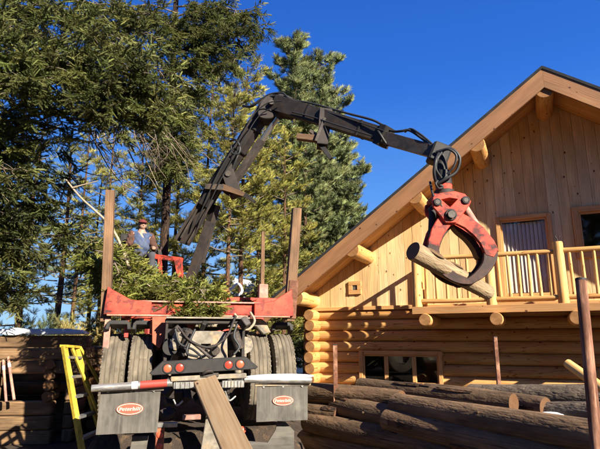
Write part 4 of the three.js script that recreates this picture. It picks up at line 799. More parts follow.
// ------------------------------------------------------------------ the old log shed on the left and the ladder
{
  const S = thing('log_shed', 'old squared log shed with snow along its top log', 'shed', [-4.2, -0.15, -8.5], 6 * Math.PI / 180);
  const wl = (x0, x1, y0, y1, z = 0, d = 0.2) => part('wall_log', cbox(x1 - x0, y1 - y0 - 0.012, d, 0.02), pick(M.weather), S, [(x0 + x1) / 2, (y0 + y1) / 2, z - d / 2 + rr(-0.012, 0.012)]);
  let y = 1.80; for (const h of [0.2, 0.2, 0.215]) { wl(-3.2, 0.66 + rr(-0.05, 0.05), y - h, y); y -= h; }
  wl(-3.2, -0.64, 0.98, 1.185, -0.01); wl(-3.2, -0.66, 0.76, 0.98, -0.01);
  for (const [a, b] of [[0.55, 0.765], [0.33, 0.55], [0.10, 0.33], [-0.12, 0.10]]) wl(-3.2, 0.22 + rr(-0.03, 0.03), a, b);
  // ends of the cross logs beside the opening and at the far corner
  for (let k = 0; k < 4; k++) aim(part('cross_log', logGeo(0.4, 0.082, 0.082, { seg: 14, rough: 0.05, chamfer: 0.02 }), [M.weather[0], M.endOld], S), v3(0.145, 0.86 + k * 0.165 - 0.02, -0.35), v3(0.145, 0.86 + k * 0.165 - 0.02, rr(0.02, 0.07)));
  for (let k = 0; k < 6; k++) aim(part('cross_log', logGeo(2.6, 0.09, 0.09, { seg: 14, rough: 0.05, chamfer: 0.02 }), [M.weather[1], M.endOld], S), v3(0.62, 0.28 + k * 0.185, -3.4), v3(0.62 + rr(-0.02, 0.02), 0.28 + k * 0.185, -0.55 + rr(-0.05, 0.05)));
  for (let k = 0; k < 8; k++) { const m = part('back_log', cbox(3.9, 0.2, 0.16, 0.02), M.weather[k % 3], S, [-1.3, 0.0 + k * 0.214, -1.15]); }
  for (let k = 0; k < 8; k++) part('side_log', cbox(2.4, 0.2, 0.16, 0.02), M.weather[(k + 1) % 3], S, [0.44, 0.0 + k * 0.214, -1.35], [0, Math.PI / 2, 0]);
  part('door_jamb', cbox(0.07, 0.64, 0.08, 0.01, 'y'), M.weather[2], S, [-0.16, 0.87, -0.9]);
  part('shelf_log', aim(new THREE.Object3D(), v3(0, 0, 0), v3(1, 0, 0)) && logGeo(1.6, 0.1, 0.1, { seg: 14 }), [M.weather[0], M.endOld], S, [-1.2, 0.9, -0.95]);
  { // snow lying along the top
    const g = new THREE.BoxGeometry(3.84, 0.13, 0.30, 80, 6, 8), p = g.attributes.position;
    for (let i = 0; i < p.count; i++) { const x = p.getX(i), yy = p.getY(i), z = p.getZ(i), n = fbm(x * 0.08 + 0.5, z * 0.08 + 0.5, 64, 64, 4, 2), top = yy > 0; p.setXYZ(i, x, top ? yy * (0.5 + 1.0 * n) * sstep(0.14, 0.08, Math.abs(z)) * sstep(1.94, 1.8, Math.abs(x)) - 0.01 : -0.03 - (n - 0.3) * 0.05 * (z > 0.1 ? 1 : 0), z + (z > 0 ? 0.02 * n : 0)); }
    g.computeVertexNormals(); part('snow_cap', g, M.snow, S, [-1.28, 1.85, -0.09]).userData.kind = 'stuff'; }
  // bits leaning in the opening
  const rp = (label, x0, y0, x1, y1, m, r) => { const A = at(x0, y0, 8.42), B = at(x1, y1, 8.2), g = thing('leaning_pole', label, 'pole', B); const l = A.distanceTo(B); const q = part('pole_body', logGeo(l, r, r, { seg: 14, rough: 0.02 }), [m, m], g); q.quaternion.setFromUnitVectors(X, A.clone().sub(B).normalize()); for (const t of [0.8]) { const b = part('painted_band', cyl(r * 1.06, l * 0.1, 14).rotateZ(-Math.PI / 2), M.white, q, [t * l, 0, 0]); } };
  rp('faded red pole leaning in the shed opening, nearer its log ends', 8, 357, 14, 400, M.pink, 0.022); rp('faded red pole leaning in the shed opening at the left picture edge', 3, 360, 6, 402, M.pink, 0.02);
  // step ladder seen almost edge on
  const Ld = thing('step_ladder', 'yellow step ladder with pale rungs standing before the log shed', 'ladder', [0, 0, 0]);
  const a0 = at(64, 346, 6.25), a1 = at(79, 434, 6.1), c0 = at(76, 347, 6.55), c1 = at(95, 413, 6.7);
  Ld.position.set(a1.x, ground(a1.x, a1.z), a1.z); const q = (p) => p.clone().sub(Ld.position);
  const ext = (a, b, t) => a.clone().lerp(b, t);
  const rail = (a, b, w, d, m) => span(part('rail', beamGeo(a.distanceTo(b), w, w, d, d, 0.004), m, Ld), q(a), q(b), v3(1, 0, 0.5));
  const k0 = ext(a0, a1, 1.35), k1 = ext(c0, c1, 1.62);
  rail(a0, k0, 0.045, 0.06, M.yellow); rail(c0, k1, 0.042, 0.06, M.yellow);
  rail(ext(a0, c0, 0.2).add(v3(0.02, 0, -0.08)), k0.clone().add(v3(0.12, 0.05, -0.55)), 0.03, 0.03, M.yellow); rail(c0.clone().add(v3(0.02, 0, -0.06)), k1.clone().add(v3(0.14, 0.05, -0.5)), 0.03, 0.03, M.yellow);
  for (let i = 0; i < 7; i++) { const t = 0.10 + i * 0.17, A = ext(a0, k0, t), B = ext(c0, k1, t); span(part('step', beamGeo(A.distanceTo(B), 0.03, 0.03, 0.08, 0.08, 0.004), M.alu, Ld), q(A), q(B)); }
  { const A = ext(a0, c0, -0.06), B = ext(a0, c0, 1.06); span(part('top_cap', beamGeo(A.distanceTo(B), 0.03, 0.03, 0.09, 0.09, 0.008), M.yellow, Ld), q(A), q(B)); }
  for (const [p] of [[k0], [k1]]) part('foot', cbox(0.06, 0.05, 0.1, 0.01), M.hose, Ld, q(p));
}

// ------------------------------------------------------------------ conifers
const vr = mulberry(2024), R2 = (a, b) => a + (b - a) * vr();
class Soup { constructor() { this.p = []; this.n = []; } tri(a, b, c, n) { this.p.push(a.x, a.y, a.z, b.x, b.y, b.z, c.x, c.y, c.z); for (let i = 0; i < 3; i++) this.n.push(n.x, n.y, n.z); }
  geo() { const g = new THREE.BufferGeometry(); g.setAttribute('position', new THREE.Float32BufferAttribute(this.p, 3)); g.setAttribute('normal', new THREE.Float32BufferAttribute(this.n, 3)); return g; } }
// one shoot: needles set all round a twig from A along D
function shoot(S, A, D, len, n, nl, nw, open = 0.75) {
  const u = v3(0.3, 1, 0.2).cross(D).normalize(), w = D.clone().cross(u);
  for (let i = 0; i < n; i++) {
    const t = i / n, a = i * 2.39996 + vr() * 0.6, r = u.clone().multiplyScalar(Math.cos(a)).addScaledVector(w, Math.sin(a));
    const d = D.clone().multiplyScalar(lerp(0.55, 1.1, t) + vr() * 0.2).addScaledVector(r, open).normalize(), b = A.clone().addScaledVector(D, len * t), s = d.clone().cross(r).normalize().multiplyScalar(nw / 2);
    const nn = r.clone().addScaledVector(d, 0.2).normalize();
    S.tri(b.clone().sub(s), b.clone().add(s), b.clone().addScaledVector(d, nl * (0.8 + 0.4 * vr()) * (1 - 0.25 * t)), nn);
  }
  const e = nw * 0.8, o = [0, 2.1, 4.2].map((q) => u.clone().multiplyScalar(Math.cos(q) * e).addScaledVector(w, Math.sin(q) * e)), T = A.clone().addScaledVector(D, len);
  for (let k = 0; k < 3; k++) S.tri(A.clone().add(o[k]), A.clone().add(o[(k + 1) % 3]), T, o[k].clone().normalize());
}
// spray of a fir, about 0.4 m along x: plump shoots held forward on both sides, the tips nodding
function sprayGeo() {
  const S = new Soup(), L = 0.24, bend = R2(-0.25, 0.05);
  shoot(S, v3(0, 0, 0), v3(1, bend * 0.3, 0).normalize(), L, 74, 0.026, 0.0062, 1.15);
  shoot(S, v3(L * 0.92, bend * 0.09, 0), v3(1, bend, R2(-0.3, 0.3)).normalize(), 0.10, 64, 0.026, 0.0066, 1.15);
  for (let k = 0; k < 4; k++) for (const s of [-1, 1]) {
    const x = 0.03 + k * 0.056 + R2(-0.015, 0.015), l = (0.135 - 0.01 * k) * R2(0.75, 1.15), an = R2(0.6, 1.25);
    const D = v3(Math.cos(an), R2(-0.55, 0.5), s * Math.sin(an)).normalize();
    shoot(S, v3(x, 0, 0), D, l, Math.round(80 * l / 0.13), 0.026, 0.0066, 1.15);
    if (vr() < 0.5) shoot(S, v3(x, 0, 0).addScaledVector(D, l * 0.5), D.clone().add(v3(0.5, R2(-0.5, 0.3), s * R2(-0.6, 0.4))).normalize(), l * 0.65, 44, 0.025, 0.0064, 1.15);
  }
  return S.geo();
}
// tuft of a pine: several long needled shoots fanning out from the origin
function tuftGeo(k = 6, nl = 0.075, nw = 0.007, n = 30, up = 0.4) {
  const S = new Soup();
  for (let i = 0; i < k; i++) { const a = i * 2.4 + R2(-0.4, 0.4), d = v3(R2(0.1, 0.9), up * R2(0.2, 1.4), 0).add(v3(Math.cos(a) * 0.7, 0, Math.sin(a) * 0.7)).normalize(); shoot(S, d.clone().multiplyScalar(0.02), d, R2(0.13, 0.24), n, nl, nw, 0.95); }
  return S.geo();
}
const SPRAYS = [sprayGeo(), sprayGeo(), sprayGeo()], TUFTS = [tuftGeo(), tuftGeo(), tuftGeo(7, 0.085, 0.008, 26)], FAR = [tuftGeo(7, 0.12, 0.014, 20, 0.5), tuftGeo(6, 0.13, 0.014, 20, 0.6)];
const needle = (rgb) => { const m = new THREE.MeshPhysicalMaterial({ roughness: 0.85, specularIntensity: 0.35 }); m.color.setRGB(...rgb); return m; };
const NM = { spruce: needle([0.195, 0.21, 0.072]), pine: needle([0.32, 0.30, 0.075]), blue: needle([0.20, 0.225, 0.10]), bush: needle([0.34, 0.27, 0.10]), cut: needle([0.24, 0.25, 0.06]) };
class Crown { constructor(geos, mat) { this.g = geos; this.m = mat; this.l = geos.map(() => []); }
  add(P, D, scale, up = v3(0, 1, 0), tint = 1) {
    const x = D.clone().normalize(); let z = x.clone().cross(up); if (z.lengthSq() < 1e-4) z = v3(0, 0, 1); z.normalize(); const y = z.clone().cross(x), m = new THREE.Matrix4().makeBasis(x, y, z).scale(v3(scale, scale, scale)).setPosition(P);
    this.l[Math.floor(vr() * this.g.length)].push([m, tint]);
  }
  build(parent, name = 'crown') {
    const col = new THREE.Color();
    this.l.forEach((list, k) => { if (!list.length) return; const im = new THREE.InstancedMesh(this.g[k], this.m, list.length); list.forEach(([m, t], i) => { im.setMatrixAt(i, m); const q = t * R2(0.75, 1.25); im.setColorAt(i, col.setRGB(q * R2(0.92, 1.1), q, q * R2(0.8, 1.1))); }); im.name = name; im.userData.kind = 'stuff'; im.castShadow = im.receiveShadow = true; parent.add(im); });
  }
}
// a bough of a fir from A to B, sagging between: stem, side twigs that branch again, sprays
function bough(A, B, cr, o = {}) {
  const { sag = 0.15, r0 = 0.035, bare = 0.3, step = 0.13, side = 0.55, tint = 1, hang = 0.25, dens = 1, wild = 0.6, size = 1.15 } = o, L = A.distanceTo(B), mid = A.clone().lerp(B, 0.5); mid.y += L * sag * 0.5;
  const q = A.clone().lerp(B, 0.82); q.y -= L * 0.02;
  const c = new THREE.CatmullRomCurve3([A, mid, q, B]), geos = [stemGeo([A, mid, q, B], r0, 0.006, 5, 12)];
  let s = 1;
  const rv = (k) => v3(R2(-k, k), R2(-k, k), R2(-k, k));
  const put = (p, D, sc) => cr.add(p, D, sc * size, v3(R2(-0.5, 0.5), 1, R2(-0.5, 0.5)), tint);
  for (let d = bare * L; d < L; d += step * R2(0.7, 1.3)) {
    const t = d / L, P = c.getPointAt(t), T = c.getTangentAt(t), H = T.clone().cross(v3(0, 1, 0)).normalize().multiplyScalar(s); s = -s;
    const l = Math.min(side, 0.2 + (L - d) * 0.5) * R2(0.55, 1.2), D = T.clone().multiplyScalar(R2(0.25, 0.9)).add(H).add(v3(0, -hang * R2(0.0, 1.8), 0)).add(rv(0.35 * wild)).normalize();
    const E = P.clone().addScaledVector(D, l); E.y -= l * l * hang * 0.5;
    geos.push(stemGeo([P, P.clone().lerp(E, 0.5).add(v3(0, 0.015, 0)), E], 0.008, 0.003, 3, 3));
    const D2 = E.clone().sub(P).normalize(), n = Math.max(1, Math.round(l / 0.17));
    for (let k = 0; k < n; k++) { if (vr() > dens) continue; const p = P.clone().lerp(E, (k + 0.5) / n), S2 = D2.clone().cross(v3(0, 1, 0)).normalize(); for (const w of [-1, 1]) put(p, D2.clone().multiplyScalar(R2(-0.1, 0.8)).addScaledVector(S2, w * R2(0.1, 1)).add(v3(0, R2(-0.9, 0.45) - hang * 0.5, 0)).add(rv(wild * 1.1)), R2(0.5, 0.95)); }
    if (vr() < dens + 0.2) put(E.clone().addScaledVector(D2, -0.12), D2.clone().add(rv(wild * 0.4)), R2(0.7, 1.0));
  }
  put(B.clone().lerp(A, 0.05), B.clone().sub(q).normalize().add(rv(0.3 * wild)), 1.0);
  return geos;
}
function plain(g) { const h = g.index ? g.toNonIndexed() : g; if (!h.attributes.uv) metric(h); return h; }
// the two large firs whose boughs hang into the picture
function fir(label, base, H, r, tips, o = {}) {
  base.y = ground(base.x, base.z) - 0.1;
  const F = thing('fir_tree', label, 'tree', base), W = (p) => p.clone().sub(base), lx = o.lean ?? 0.2;
  aim(part('trunk', logGeo(H, r, r * 0.4, { seg: 16, rings: 24, rough: 0.07, bend: 0.1 }), [M.darkTrunk, M.end], F), v3(0, 0, 0), v3(lx, H, 0.15));
  const cr = new Crown(SPRAYS, o.mat ?? NM.spruce), trunkAt = (y) => v3(lx * y / H, y, 0.15 * y / H);
  for (const [x, y, d, k = {}] of tips) {
    const B = W(at(x, y, d)), reach = Math.hypot(B.x, B.z), A = trunkAt(Math.min(H - 0.4, Math.max(0.8, B.y + Math.min(reach, 4) * R2(0.02, 0.3) * (o.rise ?? 1))));
    const L = A.distanceTo(B), g = bough(A, B, cr, { bare: Math.max(0.12, 1 - (o.leafy ?? 1.7) / L), r0: 0.012 + reach * 0.006, sag: R2(0.08, 0.25), side: R2(0.4, 0.65), hang: 0.35, tint: R2(0.5, 1.1), ...o.bough, ...k });
    part('limb', mergeGeometries(g.map(plain)), M.twig, F);
  }
  cr.build(F);
  return { F, W };
}
{
  const near = [
    [60, 50, 6.5], [110, 60, 6.6], [156, 54, 6.8], [178, 72, 7.0], [150, 94, 6.8], [174, 106, 7.0], [122, 102, 6.6], [90, 88, 6.4], [40, 78, 6.4], [20, 38, 6.4], [72, 30, 6.8], [128, 34, 7.0], [8, 62, 6.5], [146, 70, 6.5], [75, 68, 6.2], [164, 44, 7.1], [184, 90, 7.2], [48, 26, 6.9], [100, 42, 6.7], [132, 80, 6.5], [15, 86, 6.3], [108, 80, 6.3], [160, 86, 6.9], [22, 16, 7.0], [140, 110, 7.0], [84, 52, 6.5], [4, 20, 6.8], [36, 56, 6.5], [130, 58, 6.5], [112, 14, 7.6], [140, 18, 7.8], [164, 12, 8], [60, 6, 7.2], [92, 20, 7.4], [126, 2, 7.9], [30, -4, 7.1], [150, 32, 7.6]];
  const low = [
    [30, 132, 7.0], [46, 158, 7.1], [14, 150, 7.0], [10, 188, 6.9], [38, 186, 7.2], [20, 214, 7.1], [32, 240, 7.4], [50, 262, 7.8], [14, 268, 7.4], [70, 234, 7.8], [18, 296, 8.0], [40, 292, 8.1], [84, 216, 8.1], [58, 200, 7.9], [6, 230, 7.2], [2, 122, 6.8], [24, 168, 6.7], [62, 142, 8.0], [42, 218, 8.2], [6, 284, 8.0], [26, 272, 8.2], [104, 238, 8.4], [5, 168, 7.5], [5, 205, 7.8], [74, 178, 8.3], [-6, 250, 7.6], [16, 240, 7.6], [18, 118, 7.2], [40, 122, 7.4], [8, 138, 7.4], [56, 126, 7.6], [30, 202, 7.6], [12, 256, 7.8]].map((t) => [...t, { dens: 0.62, hang: 0.5, size: 1.3 }]);
  const A = fir('large fir at the left picture edge whose lit boughs fill the upper left', v3(-6.4, 0, -8.6), 13, 0.3, [...near, ...low, [-40, 60, 7.0], [-30, 140, 7.5], [-60, 220, 8.0], [-50, -20, 8.0], [40, -24, 7.6], [110, -30, 7.8]], { bough: { dens: 0.72, size: 1.35, step: 0.15, wild: 1.7 }, leafy: 1.15 });
  const W = A.W, F = A.F;
  const dark = [
    [166, 124, 9.6], [176, 150, 9.8], [190, 118, 9.8], [202, 80, 10], [182, 36, 9.9], [205, 36, 10], [212, 92, 10], [168, 100, 9.6], [158, 146, 9.7], [194, 60, 9.8], [180, 170, 9.9], [150, 12, 9.8], [120, 4, 10], [92, 6, 10], [172, 132, 9.4], [198, 104, 9.7], [188, 134, 10], [162, 164, 10], [204, 50, 9.8], [150, 130, 10], [190, 150, 10.2], [150, 110, 10], [165, 20, 9.8], [135, 14, 10.2], [176, 90, 9.6], [184, 116, 10.6], [172, 70, 10.4], [150, 84, 10.6], [160, 40, 10.6], [186, 20, 10.8], [178, 142, 11.4], [196, 92, 11.4]];
  const right = [[266, 24, 10], [250, 50, 10], [243, 14, 10], [226, 46, 9.8], [258, 6, 10.1], [216, 20, 9.8], [246, 34, 10], [228, 4, 10], [256, 38, 10.2], [222, 64, 9.9], [232, 28, 9.7], [262, 14, 10.3], [210, 6, 9.8], [236, 58, 9.8]];
  fir('dark fir with hanging boughs between the lit left fir and the boom', v3(-2.95, 0, -11), 13, 0.11, [...dark, ...right, [60, -30, 10], [160, -30, 10.4], [230, -24, 10.4], [100, -50, 10.6]], { bough: { hang: 0.75, dens: 0.8, side: 0.45 }, leafy: 1.5, lean: -0.1 });
  // bare dead twigs
  for (const pts of [[[120, 92, 8.6], [140, 128, 8.4], [152, 158, 8.3], [166, 178, 8.2]], [[130, 108, 8.6], [150, 136, 8.5], [170, 150, 8.4], [182, 172, 8.4]], [[100, 110, 8.5], [120, 132, 8.3], [140, 150, 8.3], [158, 186, 8.2]], [[60, 96, 8.6], [76, 120, 8.3], [92, 140, 8.2], [108, 160, 8.1]], [[150, 120, 8.4], [168, 140, 8.3], [186, 164, 8.3], [190, 182, 8.3]], [[90, 130, 8.5], [100, 152, 8.4], [112, 172, 8.3], [128, 190, 8.2]], [[68, 180, 8.2], [60, 200, 8.1], [52, 214, 8.0], [40, 226, 8.0]], [[70, 176, 8.2], [82, 188, 8.2], [92, 195, 8.1]], [[48, 174, 8.3], [46, 196, 8.2], [44, 220, 8.2]], [[140, 60, 7.4], [160, 72, 7.2], [168, 84, 7.1], [176, 88, 7.0]], [[128, 150, 8.6], [140, 172, 8.5], [150, 178, 8.4], [162, 200, 8.4]], [[80, 100, 8.6], [104, 134, 8.3], [120, 166, 8.2], [124, 196, 8.2]], [[110, 100, 8.4], [134, 120, 8.4], [158, 128, 8.4], [178, 152, 8.5]], [[60, 150, 8.4], [80, 170, 8.3], [108, 176, 8.2], [130, 170, 8.2]]])
    part('dead_twig', stemGeo(pts.map((p) => W(at(...p))), 0.014, 0.004, 5, 14), vr() < 0.15 ? M.twigPale : M.twig, F);
  // fine dead twigs that fork, hanging in the gaps under the boughs
  for (let i = 0; i < 15; i++) {
    const a = at(R2(50, 175), R2(92, 150), R2(8.2, 9.2)), g = [], grow = (p, d, l, r, n) => { const m = p.clone().addScaledVector(d, l * 0.5).add(v3(R2(-0.06, 0.06), R2(-0.03, 0.05), R2(-0.05, 0.05))), e = p.clone().addScaledVector(d, l).add(v3(0, -l * 0.12, 0)); g.push(stemGeo([p, m, e], r, r * 0.45, 4, 5)); if (n) for (let k = 0; k < 3; k++) grow(p.clone().lerp(e, R2(0.35, 0.95)), d.clone().add(v3(R2(-0.9, 0.9), R2(-0.6, 0.4), R2(-0.5, 0.5))).normalize(), l * R2(0.35, 0.65), r * 0.5, n - 1); };
    grow(W(a), v3(R2(0.1, 1), R2(-1.1, -0.2), R2(-0.3, 0.4)).normalize(), R2(0.5, 1.1), R2(0.007, 0.012), 2);
    part('dead_twig', mergeGeometries(g.map(plain)), vr() < 0.1 ? M.twigPale : M.twig, F);
  }
}
// cut boughs lying over the truck
{
  const list = [
    ['cut fir bough heaped on the red bunk beside the left stake', [108, 268, 7.6], [142, 290, 6.8]], ['cut fir bough hanging over the middle of the red bunk', [150, 284, 7.4], [206, 306, 6.45]], ['cut fir bough lying across the truck deck towards the boom foot', [160, 288, 7.8], [228, 300, 6.8]],
    ['cut fir bough standing against the red operator guard rail', [156, 310, 7.9], [130, 257, 8.4]], ['cut fir bough drooping over the red bunk end above the left tyres', [100, 268, 7.2], [124, 296, 6.6]], ['cut fir bough sprawled below the red operator guard rail', [165, 304, 8.0], [215, 290, 7.8]],
    ['cut fir bough lying low between the red bunk and the boom foot', [175, 296, 7.4], [222, 300, 6.8]], ['cut fir bough covering the left of the operator stand', [128, 306, 8.2], [112, 268, 8.2]], ['cut fir bough dangling in front of the operator stand', [118, 270, 8.0], [156, 284, 7.4]],
    ['cut fir bough sagging over the dusty frame plate', [196, 290, 7.0], [198, 310, 6.5]], ['cut fir bough rising above the red bunk by the left stake', [122, 300, 7.6], [98, 268, 7.2]], ['cut fir bough spread over the front of the deck', [200, 298, 7.8], [246, 300, 7.6]], ['cut fir bough draped over the bunk right of its middle', [184, 288, 6.9], [216, 306, 6.45]], ['cut fir bough draped over the bunk where the red saddle bracket shows', [160, 284, 7.0], [182, 304, 6.5]], ['cut fir bough hanging over the bunk front right of its middle', [186, 286, 6.8], [214, 308, 6.3], 1.1], ['cut fir bough tumbled over the bunk middle below the red guard rail', [170, 284, 6.9], [192, 312, 6.25], 1.1], ['cut fir bough drooping in front of the foot of the left stake', [92, 250, 7.0], [130, 286, 6.4], 1.2], ['cut fir bough hanging across the left end of the red bunk', [86, 262, 7.2], [120, 298, 6.35], 1.2], ['cut fir bough between the left stake and the operator', [102, 242, 7.4], [142, 274, 6.9], 1.1], ['cut fir bough propped upright left of the operator', [116, 304, 8.0], [112, 262, 8.6]], ['cut fir bough drooping behind the pale bare branch', [120, 262, 8.4], [154, 276, 7.9]]];
  list.forEach(([label, a, b, big = 1]) => {
    const A = at(...a), B = at(...b), o = thing('cut_bough', label, 'branch', A, 0, 'cut fir boughs on the truck'), cr = new Crown(SPRAYS, NM.cut);
    const g = bough(v3(0, 0, 0), B.clone().sub(A), cr, { bare: 0.02, r0: 0.018, sag: 0.25, side: 0.32, step: 0.075, hang: 0.3, wild: 1.1, size: 0.85 * big });
    part('stem', mergeGeometries(g.map(plain)), M.twig, o); cr.build(o, 'needles');
  });
  const pb = [[66, 180, 7.4], [80, 197, 7.25], [93, 209, 7.15], [106, 221, 7.1], [117, 237, 7.0], [124, 254, 6.95], [131, 272, 6.9], [139, 290, 6.9]].map((p) => at(...p)), o = thing('bare_branch', 'long pale bare branch curving down in front of the operator', 'branch', pb[0]);
  part('stem', stemGeo(pb.map((p) => p.clone().sub(pb[0])), 0.013, 0.023, 8, 30), M.twigPale, o);
  part('side_twig', stemGeo([[134, 274, 6.9], [142, 280, 6.85], [152, 288, 6.8]].map((p) => at(...p).sub(pb[0])), 0.018, 0.008, 6, 8), M.twigPale, o);
  part('side_twig', stemGeo([[72, 188, 7.3], [86, 184, 7.3], [98, 181, 7.3]].map((p) => at(...p).sub(pb[0])), 0.014, 0.006, 6, 8), M.twigPale, o);
  { const p = [[230, 290, 8.0], [238, 284, 8.0], [242, 291, 7.95], [236, 297, 7.95]].map((q) => at(...q)), h = thing('white_hose', 'loop of white hose lying on the truck deck', 'hose', p[0]); part('hose_loop', tubeGeo([...p.map((q) => q.clone().sub(p[0])), at(226, 296, 7.95).sub(p[0])], 0.022, 8, 40), M.white, h); }
}
// pines behind the truck
function pine(label, px, d, topY, o = {}) {
  const { h0 = 0.3, reach = 1.6, limbs = 34, mat = NM.pine, geos = TUFTS, r = 0.11, size = 1.3, shape = 0.75, per = 7, name = 'pine_tree', lean = 0, cone = 1 } = o;
  const b = at(px, 338, d); b.y = ground(b.x, b.z) - 0.1;
  const H = at(px, topY, d).y - b.y, P = thing(name, label, 'tree', b, 0, 'pines behind the truck');
  aim(part('trunk', logGeo(H, r, r * 0.18, { seg: 10, rings: 18, rough: 0.05, bend: 0.12 }), [M.trunk, M.end], P), v3(0, 0, 0), v3(lean, H, 0));
  const cr = new Crown(geos, mat), stems = [];
  for (let i = 0; i < limbs; i++) {
    const t = lerp(h0, 0.985, (i + vr() * 0.8) / limbs), az = i * 2.39996 + R2(-0.4, 0.4), w = Math.pow(Math.min(1, (1 - t) / (1 - h0) * cone + 0.06), shape) * (t < h0 + 0.12 ? 0.8 : 1);
    const L = reach * w * R2(0.6, 1.15) + 0.15, A = v3(lean * t, H * t, 0), dir = v3(Math.cos(az), 0, Math.sin(az)), rise = lerp(0.05, 0.9, Math.pow(t, 2)) + R2(-0.15, 0.2);
    const E = A.clone().addScaledVector(dir, L).add(v3(0, L * rise, 0)), mid = A.clone().lerp(E, 0.5).add(v3(0, -L * 0.08, 0));
    stems.push(stemGeo([A, mid, E], 0.012 + L * 0.012, 0.006, 4, 5));
    const n = Math.max(3, Math.round(per * L / 1.2)), c = new THREE.CatmullRomCurve3([A, mid, E]);
    const shade = R2(0.75, 1.15);
    for (let k = 0; k < n; k++) {
      const s = 1 - Math.pow(vr(), 1.5) * 0.72, Q = c.getPointAt(s), spread = L * 0.3 * (1.05 - s * 0.6);
      Q.add(v3(R2(-1, 1) * spread, R2(-0.5, 0.9) * spread, R2(-1, 1) * spread));
      cr.add(Q, dir.clone().add(v3(R2(-0.6, 0.6), R2(0.1, 0.9), R2(-0.6, 0.6))), size * R2(0.7, 1.2), v3(0, 1, 0), shade);
    }
  }
  part('limbs', mergeGeometries(stems.map(plain)), M.twig, P).userData.kind = 'stuff';
  cr.build(P);
  return P;
}
pine('slender yellow green pine whose bare trunk shows beside the boom foot', 227, 17, 92, { h0: 0.42, reach: 1.7, limbs: 46, per: 14, r: 0.10 });
pine('slender yellow green pine with a reddish bare trunk right of the boom', 241, 18.5, 66, { h0: 0.40, reach: 1.8, limbs: 48, per: 14, r: 0.12 });
pine('yellow green pine standing behind the middle of the sloping boom', 203, 19, 70, { h0: 0.2, reach: 2.0, limbs: 52, per: 14 });
pine('yellow green pine behind the seated operator', 172, 20, 96, { h0: 0.1, reach: 2.1, limbs: 54, per: 14 });
pine('yellow green pine seen behind the rusty right hand truck stake', 283, 21, 128, { h0: 0.12, reach: 2.0, limbs: 50, per: 14 });
pine('yellow green pine filling the gap under the boom elbow', 258, 22, 100, { h0: 0.14, reach: 2.2, limbs: 54, per: 14 });
pine('yellow green pine seen between the left truck stake and the operator', 128, 21, 120, { h0: 0.12, reach: 2.2, limbs: 46, per: 13 });
pine('yellow green pine rising behind the upper end of the pale bare branch', 96, 23, 110, { h0: 0.12, reach: 2.0, limbs: 50, per: 10 });
pine('yellow green pine glimpsed under the lit fir boughs on the left', 70, 21, 135, { h0: 0.2, reach: 1.7, limbs: 40, per: 8 });
pine('low yellow green pine behind the pale bare branch', 150, 24, 150, { h0: 0.05, reach: 2.4, limbs: 50, per: 14 });
pine('tall dense blue green pine crossed by the top of the boom', 293, 27, 37, { h0: 0.1, reach: 2.6, limbs: 90, mat: NM.blue, geos: FAR, per: 18, r: 0.2, size: 1.7, shape: 0.62, cone: 1.15 });
pine('dense blue green pine rising behind the middle of the jib', 322, 28, 62, { h0: 0.08, reach: 2.9, limbs: 90, mat: NM.blue, geos: FAR, per: 18, r: 0.2, size: 1.7, shape: 0.55, cone: 1.15 });
pine('blue green pine at the right edge of the tall clump', 346, 29, 132, { h0: 0.05, reach: 2.0, limbs: 70, mat: NM.blue, geos: FAR, per: 18, r: 0.16, size: 1.7, shape: 0.55, cone: 1.15 });
pine('lower blue green pine in front of the tall clump', 306, 25, 140, { h0: 0.05, reach: 2.2, limbs: 64, mat: NM.blue, geos: FAR, per: 18, r: 0.16, size: 1.4 });
pine('thin half bare pine behind the snow topped log shed', 51, 15, 150, { h0: 0.36, reach: 1.3, limbs: 30, mat: NM.blue, per: 5, r: 0.13, size: 1.0 });
pine('sparse pine at the far left behind the log shed', 18, 18, 130, { h0: 0.2, reach: 1.8, limbs: 40, mat: NM.blue, per: 6, r: 0.14 });
pine('sparse pine between the log shed and the left truck stake', 88, 24, 170, { h0: 0.3, reach: 1.6, limbs: 34, mat: NM.blue, per: 5, r: 0.12 });
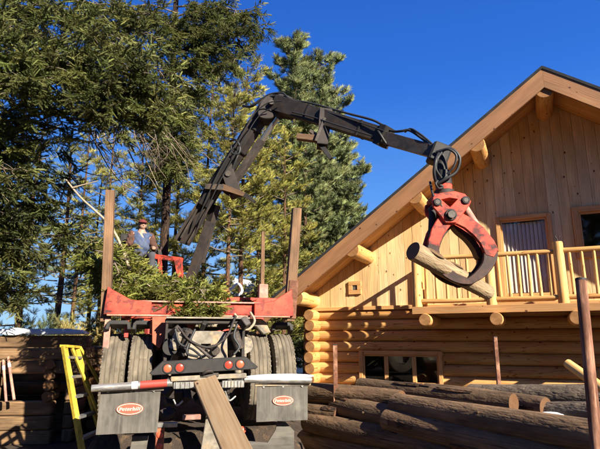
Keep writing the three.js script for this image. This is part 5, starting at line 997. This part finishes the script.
// brush along the foot of the trees
[['straw coloured bush directly above the snow on the log shed', 88, 312, 12, 1.2, 0.8], ['straw coloured bush at the end of the log shed roof line', 104, 316, 13, 1.0, 0.7], ['green bush above the left end of the snow topped log shed', 30, 318, 11.5, 1.4, 0.8], ['green bush behind the middle of the snow topped log shed', 62, 318, 12, 1.1, 0.7],
  ['yellow green thicket behind the white hose', 222, 290, 26, 2.6, 3.2], ['yellow green thicket behind the rusty right hand truck stake', 275, 270, 24, 2.2, 2.8], ['yellow green thicket under the raised boom foot', 200, 270, 25, 2.4, 3.2], ['dark green thicket behind the operator stand', 150, 285, 23, 2.4, 2.6]].forEach(([label, x, y, d, w, h], i) => {
  const T = at(x, y, d), b = v3(T.x, ground(T.x, T.z) - 0.05, T.z), P = thing('bush', label, 'bush', b, 0, 'brush at the foot of the trees'), cr = new Crown(i < 4 ? TUFTS : FAR, i < 2 ? NM.bush : i < 4 ? NM.blue : NM.pine), st = [], hh = T.y - b.y;
  for (let k = 0; k < (i < 4 ? 150 : 260); k++) { const a = vr() * 6.283, r = Math.sqrt(vr()) * w, t = Math.pow(vr(), 0.6), Q = v3(Math.cos(a) * r * (1 - 0.4 * t), hh * t * R2(0.85, 1.05) * (1 - 0.25 * (r / w) ** 2), Math.sin(a) * r * 0.8); cr.add(Q, v3(Q.x, R2(0.4, 2), Q.z), R2(0.9, 1.5), v3(0, 1, 0), R2(0.7, 1.1)); if (k % 12 === 0) st.push(stemGeo([v3(Q.x * 0.2, 0, Q.z * 0.2), v3(Q.x * 0.6, Q.y * 0.6, Q.z * 0.6), Q], 0.02, 0.005, 4, 5)); }
  part('stems', mergeGeometries(st.map(plain)), M.twig, P).userData.kind = 'stuff'; cr.build(P, 'foliage');
});
// unseen conifers behind the camera, placed to darken the shaded gable; the panes mirror them
{
  const F = new THREE.Group(); F.name = 'unseen_forest'; F.userData.kind = 'stuff'; F.userData.label = 'unseen dark conifers behind the camera, placed to dim the low sky on the house'; scene.add(F);
  const cr = new Crown(FAR, NM.blue), tr = [];
  for (let i = 0; i < 90; i++) {
    const th = R2(-1.95, 2.0), r = R2(17, 34), x = Math.sin(th) * r, z = Math.cos(th) * r - 4, across = x * 0.76 - z * 0.65, along = x * 0.65 + z * 0.76;
    let H = R2(9, 15); if (across > -5 && across < 27) H = Math.min(H, 0.3 * (along + 4)); if (H < 3) continue;
    const y = ground(x, z); tr.push(stemGeo([v3(x, y, z), v3(x, y + H * 0.5, z), v3(x, y + H, z)], 0.16, 0.03, 5, 4));
    for (let k = 0; k < 170; k++) { const t = Math.pow(vr(), 0.8), a = vr() * 6.283, w = (1 - t) * H * 0.2 + 0.2, q = Math.sqrt(vr()) * w; cr.add(v3(x + Math.cos(a) * q, y + H * (0.06 + 0.94 * t), z + Math.sin(a) * q), v3(Math.cos(a), R2(-0.3, 0.6), Math.sin(a)), R2(2.0, 3.4), v3(0, 1, 0), 0.8); }
  }
  part('trunks', mergeGeometries(tr.map(plain)), M.trunk, F).userData.kind = 'stuff'; cr.build(F);
}
// bank of old snow far behind the truck
{
  const T = at(236, 280, 27), g = new THREE.SphereGeometry(1, 48, 24), p = g.attributes.position;
  for (let i = 0; i < p.count; i++) { const n = 1 + 0.35 * (fbm(p.getX(i) * 0.06 + 0.5, p.getZ(i) * 0.06 + p.getY(i) * 0.05 + 0.5, 64, 64, 4, 8) - 0.5); p.setXYZ(i, p.getX(i) * 3.2 * n, Math.max(0, p.getY(i)) * T.y * n, p.getZ(i) * 2.6 * n); }
  g.computeVertexNormals(); const o = part('snow_bank', metric(g, 'x', false), M.snow, scene, [T.x, ground(T.x, T.z) - 0.1, T.z]); o.userData.kind = 'structure'; o.userData.label = 'bank of old snow beyond the trees behind the truck';
}
renderer.render(scene, camera);
